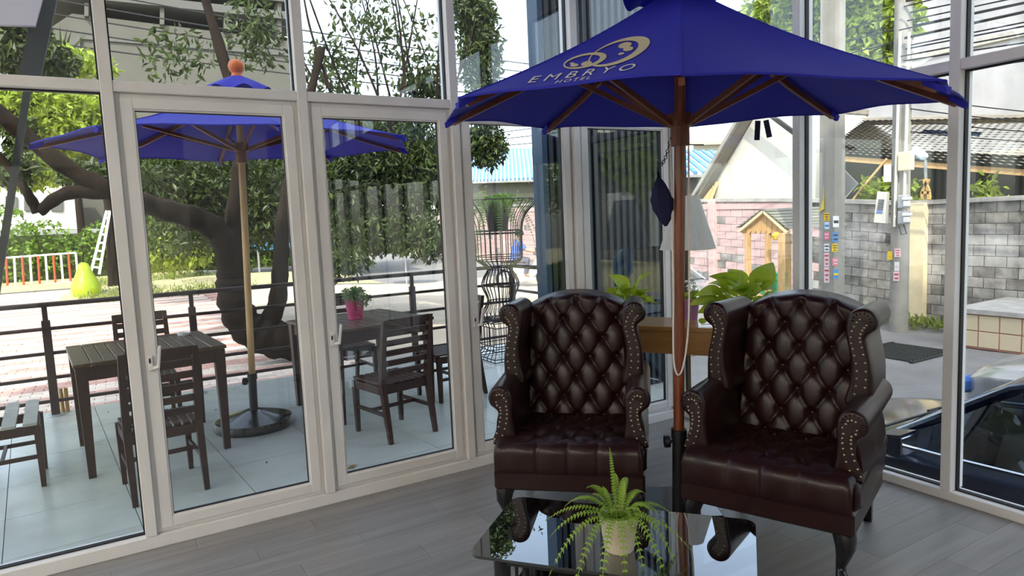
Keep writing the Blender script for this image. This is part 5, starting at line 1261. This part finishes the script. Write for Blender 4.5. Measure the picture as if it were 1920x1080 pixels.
for (a, b) in (((1730, 374), (1730, 360)), ((1742, 374), (1742, 360)), ((1730, 360), (1741, 336)), ((1742, 360), (1733, 336)), ((1729, 361), (1743, 361))): MB().bar(at_x(*a, 15.0)-S_, at_x(*b, 15.0)-S_, .06, .06).build('wood_prop', 'bamboo', sl)
# --- wooden kiosk with green box
kz = gz(10.5, 8.5)
kio = thing('wooden_kiosk', 'small pine roadside shelter with scalloped gable and shingle roof', 'kiosk', (10.5, 8.5, kz-.04)); KI = np.array([10.5, 8.5, kz-.04])
K = lambda x, y, X=10.5: at_x(x, y, X)-KI
gt, gl_, grr = K(1435, 398), K(1389, 431), K(1480, 433)
NB_ = 9
for k in range(NB_):
    u0, u1 = k/NB_, (k+1)/NB_; um = (u0+u1)/2; a = gl_+(grr-gl_)*u0*.98+(grr-gl_)*.01; b = gl_+(grr-gl_)*u1*.97+(grr-gl_)*.01
    hh = lambda u: (gt[2]-gl_[2])*(1-abs(2*u-1))
    pts = [(0, a[1], gl_[2]-.02), (0, b[1], gl_[2]-.02), (0, b[1], gl_[2]+hh(u1)), (0, a[1], gl_[2]+hh(u0))]
    MB().poly(pts, (.03, 0, 0)).build('gable_board', 'pine', kio)
    MB().lathe([(.055, -.01), (.055, .02)], (.0, (a[1]+b[1])/2, gl_[2]-.02), 12, R=np.array([[0, 0, 1], [0, 1, 0], [-1, 0, 0]])).build('scallop', 'pine', kio)
for p in (gl_, grr): MB().bar(gt+np.array([-.03, 0, .02]), p+np.array([-.03, 0, -.03]), .05, .09, up=(1, 0, 0)).build('barge_board', 'cream_paint', kio)
ap = gt+np.array([-.08, 0, .03])
for s, e_ in ((1, gl_), (-1, grr)):
    d = (e_-gt)*1.06
    for c in range(7):
        p0 = ap+d*(c/7); p1 = ap+d*((c+1)/7+.03)
        MB().poly([p0+np.array([0, 0, .015]), p0+np.array([1.7, 0, .015]), p1+np.array([1.7, 0, .045]), p1+np.array([0, 0, .045])], (0, 0, .015)).build('shingle_course', 'shingle', kio)
for (x, X_) in ((1402, 10.5), (1440, 10.52), (1465, 10.3), (1402, 12.0), (1478, 12.0)): p = K(x, 440, X_); MB().box((p[0], p[1], (p[2])/2), (.085, .085, p[2]+.05)).build('post', 'pine', kio)
MB().box((.3, .05, .92), (1.0, .9, .05)).build('counter', 'pine', kio)
lan = K(1456, 441, 10.35); MB().lathe([(.02, .06), (.085, 0), (.07, -.07), (.03, -.09)], lan, 12).build('lantern', 'paper_yellow', kio, smooth=True)
gb = thing('green_box', 'bright green plastic crate standing inside the wooden kiosk', 'crate', (*(KI[:2]+np.array([.25, -.02])), kz-.04+.9455)); 
gw = (at_x(1431, 500, 10.75)-at_x(1462, 500, 10.75))[1]
MB().box((0, 0, .20), (.28, gw, .40), ch=.01).build('body', 'green_plastic', gb); MB().box((0, 0, .41), (.30, gw+.02, .02)).build('lid', 'green_plastic', gb)
# --- planter by the wall and drain grate
plz = gz(13.3, 5)
plb = thing('tiled_planter', 'square planter clad in beige tiles around a manhole beside the street wall', 'planter', (13.9, 4.3, plz-.04))
MB().box((0, 0, .31), (1.9, 4.0, .62)).build('core', 'tile_grout', plb); MB().box((0, 0, .66), (2.0, 4.1, .08)).build('rim', 'concrete', plb)
_tm = MB().box((0, 0, 0), (.02, .31, .27), ch=.004).mesh('tile', 'tile_beige')
for r in range(2):
    for c in range(12): put('tile', _tm, plb, (-.955, -1.83+c*.33, .17+r*.29))
    for c in range(5): o = put('tile', _tm, plb, (-.74+c*.36, 2.005, .17+r*.29), (0, 0, PI/2))
MB().lathe([(.62, .70), (.62, .74), (.58, .76)], (.2, .4, 0), 32).build('manhole_ring', 'concrete', plb); MB().lathe([(.30, .76), (.30, .78)], (.2, .3, 0), 6).build('manhole_lid', 'pole_concrete', plb)
dg_ = at_z(1690, 655, -1.02); dr = thing('drain_grate', 'rusty slotted drain grate in the road by the wall', 'drain grate', (dg_[0], dg_[1], gz(dg_[0], dg_[1])-.03))
for k in range(12): MB().box((-.6+k*.11, 0, .01), (.05, 1.1, .03)).build('grate_bar', 'dark_column', dr)
for s in (-1, 1): MB().box((0, s*.55, .01), (1.4, .06, .03)).build('grate_edge', 'dark_column', dr)
wg = []
for k in range(60): y = rng.uniform(6.8, 11); wg.append(((14.5-rng.uniform(0, .5), y, gz(14.5, y)+.06), (.3, .3, .10), 16))
o = leaf_cloud('wall_weeds', 'grass', wg, .16, aspect=5, droop=-.8); tag(o, 'weedy grass along the foot of the street wall', 'grass', kind='stuff')
# --- overhead cables
def cable(a, b, sag, lb, r=.016):
    a, b = np.array(a), np.array(b); pts = [a+(b-a)*t-np.array([0, 0, sag*4*t*(1-t)]) for t in np.linspace(0, 1, 18)]
    o = MB().tube([p-a for p in pts], r, 5).build('overhead_cable', 'cable'); o.location = tuple(a); return tag(o, lb, 'cable', 'overhead cables')
for k in range(22):
    z = 3.75+k*.115+rng.uniform(-.03, .03); x = 13.45+rng.uniform(-.25, .25)
    cable((x, 7.55, z+.25), (x+rng.uniform(-1.2, .6), -26, z+rng.uniform(.2, 1.2)), rng.uniform(.3, 1.0), ('thick ' if k % 6 == 0 else 'thin ')+'black overhead cable running from the round pole past the stained building', .026 if k % 6 == 0 else .014)
for k in range(6): cable((13.4, 7.8, 3.9+k*.25), (9.7, 30, 5.0+k*.2), .5, 'black overhead cable running up the street from the round pole', .014)
for k in range(5):
    cable((-16, 20, 7.9+k*.42), (14, 21.5, 6.0+k*.30), .5, 'black overhead cable strung across the courtyard', .02)
for k in range(4): cable((13.5, 7.6, 3.6-k*.22), (22, 3.2, 2.9-k*.12), .25, 'black service cable drooping from the round pole to the grey house', .012)
# ================================================================== CARS AND MOTORBIKE
def make_car(name, label, loc, body_mat, scale=1.0, tail='red_metal'):
    """nose towards +Y; origin on the ground at the middle of the car; 4.45 m long, 1.74 m wide, 1.46 m high"""
    t = thing(name, label, 'car', loc)
    # lower body: stations along y, half width and heights
    st = [(-2.22, .60, .42, .78), (-2.15, .74, .30, .90), (-1.85, .83, .24, .96), (-1.2, .865, .22, .97), (-.4, .87, .22, .95), (.45, .87, .22, .925), (.95, .865, .22, .90), (1.5, .85, .23, .84), (1.95, .80, .26, .75), (2.15, .70, .32, .66), (2.22, .56, .40, .58)]
    rings = []
    for y, w, zl, zh in resample(st, 44, closed=False):
        ring = []
        for k in range(13):
            u = k/12; a = -1+2*u
            ring.append((w*a*1.0, y, zh+.035*(1-a*a) - (.05*abs(a)**8)))
        sidep = [(w*1.0, zh-.05), (w*1.015, zh-.12), (w*1.0, zh-.25), (w*1.0, zl+.15), (w*.97, zl)]
        for x, z in sidep: ring.append((x, y, z))
        for x, z in sidep[::-1]: ring.append((-x, y, z))
        rings.append(ring)
    MB().loft(rings).build('body', body_mat, t, smooth=35)
    # cabin: belt and roof outlines
    belt = [(-1.75, .62, .96), (-1.1, .76, .955), (-.2, .79, .945), (.62, .78, .93), (1.02, .70, .905)]
    def cab(y, u):  # half width and height of the glass house
        pass
    roof = lambda y: float(np.interp(y, [-1.75, -1.25, -.7, -.1, .30, 1.05], [.965, 1.28, 1.43, 1.46, 1.40, .91]))
    bw = lambda y: float(np.interp(y, [-1.75, -1.1, -.2, .62, 1.05], [.66, .78, .80, .79, .72]))
    bz = lambda y: float(np.interp(y, [-1.75, -1.1, -.2, .62, 1.05], [.955, .95, .94, .92, .90]))
    rw = lambda y: bw(y)-.22*min(1, max(0, (roof(y)-bz(y))/.5))
    # roof panel
    ys = np.linspace(-1.05, .22, 12)
    MB().loft([[(rw(y)*a, y, roof(y)+.03*(1-a*a)-.012+dz) for a in np.linspace(-1, 1, 9)]+[(rw(y)*a, y, roof(y)-.05) for a in np.linspace(1, -1, 9)] for y in ys for dz in (0,)]).build('roof', body_mat, t, smooth=40)
    # glass: windscreen, rear screen, side windows
    def ws(u, v, ya, yb):
        y = ya+(yb-ya)*v; a = 2*u-1; w = rw(y)*.97; return (w*a, y+.05*(1-a*a)*(1 if yb > 0 else -1), roof(y)+.015-.02*a*a)
    MB().grid(lambda u, v: ws(u, v, .24, 1.04), 12, 8).build('windscreen', 'car_glass', t, smooth=True)
    MB().grid(lambda u, v: ws(u, v, -1.72, -1.06), 12, 8).build('rear_screen', 'car_glass', t, smooth=True)
    for s in (-1, 1):
        def side(y, v): return (s*(bw(y)+(rw(y)-bw(y))*v), y, bz(y)+(roof(y)-.035-bz(y))*v)
        for (ya, yb, nm) in ((-.12, .72, 'front_window'), (-1.02, -.20, 'rear_window')):
            MB().grid(lambda u, v: (lambda y: side(y, .02+.93*v))(ya+(yb-ya)*u), 12, 5).build(nm, 'car_glass', t, smooth=True)
        for ya, yb, w in ((-.21, -.11, 1), (.70, .78, 1), (-1.12, -1.01, 1)):
            MB().grid(lambda u, v: tuple(np.array(side(ya+(yb-ya)*u, v))+np.array([s*.004, 0, 0])), 2, 6).build('pillar', 'car_black' if ya == -.21 else body_mat, t, smooth=True)
        # a-pillar and roof rail follow the roof line
        MB().tube([(s*rw(y), y, roof(y)-.02) for y in np.linspace(1.03, -1.72, 40)], .030, 8).build('roof_rail', body_mat, t, smooth=True)
        MB().tube([(s*(bw(y)+.008), y, bz(y)+.008) for y in np.linspace(.95, -1.5, 24)], .012, 6).build('waist_trim', 'chrome', t, smooth=True)
        for yy in (.92, -.16, -1.08):
            MB().tube([(s*(.878), yy+.0, .30), (s*.888, yy, .62), (s*.872, yy, .86)], .004, 4).build('door_seam', 'car_black', t)
        for yy in (.02, -.98): MB().box((s*.892, yy, .80), (.03, .20, .035), ch=.01).build('door_handle', 'chrome', t)
        MB().box((s*.885, 0, .36), (.03, 2.3, .05), ch=.01).build('side_moulding', body_mat, t)
        mir = MB().loft([[(s*(.84+x_), .78+dy_, 1.0+zz_) for dy_, zz_ in ((-.06, -.07), (.07, -.06), (.08, .05), (-.06, .075))] for x_ in (.02, .10, .20)]).build('door_mirror', body_mat, t, smooth=40)
        MB().box((s*(.95), .715, 1.0), (.17, .012, .115), ch=.004).build('mirror_glass', 'chrome', mir)
        for yy in (-1.36, 1.36):
            wh = MB().lathe([(.31, -.10), (.315, 0), (.31, .10)], (s*.80, yy, .312), 28, R=np.array([[0, 0, 1], [0, 1, 0], [-1, 0, 0]])).build('wheel', 'tire', t, smooth=40)
            MB().lathe([(.20, -.108), (.20, .108)], (s*.80, yy, .312), 20, R=np.array([[0, 0, 1], [0, 1, 0], [-1, 0, 0]])).build('rim', 'grey_metal', wh)
        MB().box((s*.58, 2.13, .60), (.34, .12, .14), ch=.04).build('headlamp', 'paper_sky', t); MB().box((s*.66, -2.17, .78), (.30, .10, .16), ch=.04).build('tail_lamp', tail, t)
        MB().box((s*.38, -.10, .72), (.42, .5, .12), ch=.04).build('seat', 'seat_grey', t); MB().box((s*.38, -.38, 1.0), (.42, .14, .55), ch=.05).build('seat_back', 'seat_grey', t)
    MB().tube([(-.55, 1.10, .945), (.05, 1.06, .955)], .010, 5).build('wiper', 'car_black', t); MB().tube([(.0, 1.10, .95), (.58, 1.06, .95)], .010, 5).build('wiper', 'car_black', t)
    MB().box((0, .62, .86), (1.40, .30, .12), ch=.04).build('dashboard', 'seat_grey', t)
    MB().box((0, 2.2, .56), (.66, .05, .12), ch=.02).build('grille', 'car_black', t); MB().box((0, 2.24, .40), (.46, .02, .11)).build('number_plate', 'paper_white', t)
    t.scale = (scale,)*3; return t
c1 = make_car('parked_car', 'dark navy sedan parked against the glass wall', (5.26, 1.60, gz(5.2, 1.8)-.034), 'car_navy', 1.04)
c2 = make_car('parked_car', 'silver car parked on the far side of the navy sedan', (7.85, 2.05, gz(7.8, 2)-.034), 'car_silver', 1.0, 'ink_blue')
c2.location.y = 1.18; c2.rotation_euler = (0, 0, PI)
c3 = copy_tree(c2); c3.location = (10.2, 11.4, gz(10.2, 11.4)-.034); tag(c3, 'silver car standing in the street behind the wooden kiosk', 'car'); c3.rotation_euler = (0, 0, PI+.15)
# motorbike with rider heading along the street
mx_, my_ = 10.55, 17.15; mzz = gz(mx_, my_)-.034; md = math.atan2(-.507, .862)
mb_ = thing('motorbike', 'white step-through motorbike on the sunlit street', 'motorbike', (mx_, my_, mzz), md)
RW = np.array([[1, 0, 0], [0, 0, -1], [0, 1, 0]])
for x in (-.60, .62):
    tw = MB(); tw.tube([(x+.25*math.cos(a), 0, .29+.25*math.sin(a)) for a in np.linspace(0, 2*PI, 28, endpoint=False)], .045, 8, closed=True); w_ = tw.build('wheel', 'tire', mb_, smooth=True)
    sp_ = MB()
    for k in range(8): a = k*PI/4; sp_.tube([(x, 0, .29), (x+.22*math.cos(a), 0, .29+.22*math.sin(a))], .008, 4)
    sp_.lathe([(.06, -.05), (.06, .05)], (x, 0, .29), 12, R=RW); sp_.build('spokes', 'grey_metal', w_)
MB().tube([(.62, 0, .29), (.52, 0, .62), (.42, 0, .92), (.38, 0, 1.05)], .035, 8).build('fork', 'bike_white', mb_, smooth=True)
MB().loft([[(x, y*w, z+h*y2) for y, y2 in ((-1, -.5), (1, -.5), (1, .5), (-1, .5))] for x, z, h, w in ((-.75, .66, .10, .08), (-.45, .64, .22, .13), (-.10, .52, .26, .12), (.15, .42, .24, .10), (.36, .66, .44, .14), (.46, .80, .24, .12))]).build('bodywork', 'bike_white', mb_, smooth=50)
MB().loft([[(x, y*w, z+h*y2) for y, y2 in ((-1, -.5), (1, -.5), (1, .5), (-1, .5))] for x, z, h, w in ((-.70, .80, .06, .09), (-.35, .80, .09, .13), (.0, .76, .06, .10))]).build('seat', 'car_black', mb_, smooth=50)
MB().tube([(.36, -.30, 1.06), (.38, 0, 1.02), (.36, .30, 1.06)], .018, 6).build('handlebar', 'car_black', mb_); MB().lathe([(.09, 0), (.07, .05), (.01, .08)], (.47, 0, .96), 14, R=np.array([[0, 0, 1], [0, 1, 0], [-1, 0, 0]])).build('headlamp', 'paper_white', mb_)
MB().tube([(.40, 0, .60), (.55, 0, .58), (.70, 0, .56), (.86, 0, .46)], [.05, .09, .09, .05], 8).build('mudguard', 'bike_white', mb_, smooth=True)
for s in (-1, 1): MB().tube([(.36, s*.22, 1.07), (.33, s*.28, 1.2)], .008, 5).build('mirror_stalk', 'car_black', mb_)
def skin_body(name, verts, edges, radii, mat, parent):
    me = bpy.data.meshes.new(name); me.from_pydata(verts, edges, []); me.materials.append(MATS[mat]); o = put(name, me, parent)
    md_ = o.modifiers.new('skin', 'SKIN'); md_.use_smooth_shade = True
    for i, r in enumerate(radii): me.skin_vertices[0].data[i].radius = (r, r)
    me.skin_vertices[0].data[0].use_root = True
    o.modifiers.new('sub', 'SUBSURF').levels = 1
    return o
rd = thing('person', 'rider in a blue shirt sitting on the white motorbike', 'person', (mx_, my_, mzz), md)
V_ = [(-.28, 0, .88), (-.24, 0, 1.12), (-.16, 0, 1.36), (-.13, 0, 1.46), (-.10, 0, 1.60),
      (-.16, .19, 1.34), (.06, .26, 1.14), (.32, .26, 1.08), (-.16, -.19, 1.34), (.06, -.26, 1.14), (.32, -.26, 1.08),
      (-.24, .11, .86), (.10, .17, .80), (.02, .17, .42), (.14, .17, .36), (-.24, -.11, .86), (.10, -.17, .80), (.02, -.17, .42), (.14, -.17, .36)]
E_ = [(0, 1), (1, 2), (2, 3), (3, 4), (2, 5), (5, 6), (6, 7), (2, 8), (8, 9), (9, 10), (0, 11), (11, 12), (12, 13), (13, 14), (0, 15), (15, 16), (16, 17), (17, 18)]
skin_body('body', V_, E_, [.15, .14, .15, .06, .10, .07, .05, .04, .07, .05, .04, .10, .085, .055, .05, .10, .085, .055, .05], 'skin', rd)
MB().loft([[(x+a*math.cos(t_), b*math.sin(t_), z) for t_ in np.linspace(0, 2*PI, 16, endpoint=False)] for x, z, a, b in ((-.28, .84, .17, .20), (-.25, 1.05, .16, .19), (-.19, 1.25, .17, .22), (-.16, 1.38, .13, .19), (-.14, 1.44, .08, .09))]).build('shirt', 'shirt_blue', rd, smooth=True)
for s in (-1, 1):
    MB().tube([(-.16, s*.17, 1.36), (-.07, s*.225, 1.25), (.02, s*.25, 1.17)], [.085, .08, .075], 10).build('sleeve', 'shirt_blue', rd, smooth=True)
    MB().tube([(-.26, s*.10, .86), (.10, s*.17, .81), (.06, s*.17, .62), (.02, s*.17, .44)], [.115, .10, .08, .07], 10).build('trouser_leg', 'trousers', rd, smooth=True)
MB().lathe([(.125, -.02), (.128, .04), (.11, .10), (.06, .14), (.01, .15)], (-.115, 0, 1.60), 16, cap=False).build('hair', 'hair', rd, smooth=True)
# blue board whose mirrored lettering shows in the glass
sgp = (11.6, -6.4)
bs = thing('blue_signboard', 'tilted blue and pale signboard standing across the street', 'signboard', (sgp[0], sgp[1], gz(*sgp)-.04), 2.45)
MB().box((0, 0, 1.25), (2.6, .05, .9), np.array([[math.cos(.12), 0, math.sin(.12)], [0, 1, 0], [-math.sin(.12), 0, math.cos(.12)]])).build('panel', 'sign_sky', bs)
for s in (-1, 1): MB().box((s*.9, .06, .5), (.06, .06, 1.0)).build('leg', 'grey_metal', bs)
for r in range(2):
    for k in range(9): 
        for sd in (-1, 1): MB().box((-1.1+k*.26, sd*.03, 1.42-.38*r-.12*(-1.1+k*.26)), (.07 if k % 3 else .15, .01, .22 if k % 2 else .15)).build('stroke', 'ink_blue', bs)
# buildings and trees seen only as reflections in the glass
ob = thing('street_building', 'grey shop building across the street from the glass wall', 'building', (30, -17, -1.1))
MB().box((0, 0, 4.5), (10, 22, 9)).build('wall', 'beige_wall', ob); MB().box((-5.4, 0, 6.2), (1.4, 22.6, .4)).build('canopy', 'beige_dark', ob)
for k in range(6):
    MB().box((-5.03, -9+k*3.6, 7.6), (.1, 1.6, 1.4)).build('window', 'screen_dark', ob); MB().box((-5.03, -9+k*3.6, 2.4), (.1, 2.4, 3.0)).build('shutter', 'grey_metal', ob)
for i, (x, y) in enumerate(((20.5, -4), (19.5, -24), (18.5, -12))):
    st_ = thing('roadside_tree', ('broad roadside tree opposite the parked cars', 'roadside tree at the far end of the shop building', 'roadside tree in front of the shop building')[i], 'tree', (x, y, gz(x, y)-.1))
    MB().tube([(0, 0, 0), (.1, 0, 2), (0, .2, 4)], [.22, .18, .12], 10).build('trunk', 'bark', st_, smooth=True)
    o = leaf_cloud('foliage', 'leaf_light', [((0, 0, 5.0), (2.6, 2.6, 2.0), 1800), ((.8, 1.2, 4.0), (1.8, 1.8, 1.2), 700)], .34, st_, aspect=2.2); o['kind'] = 'stuff'
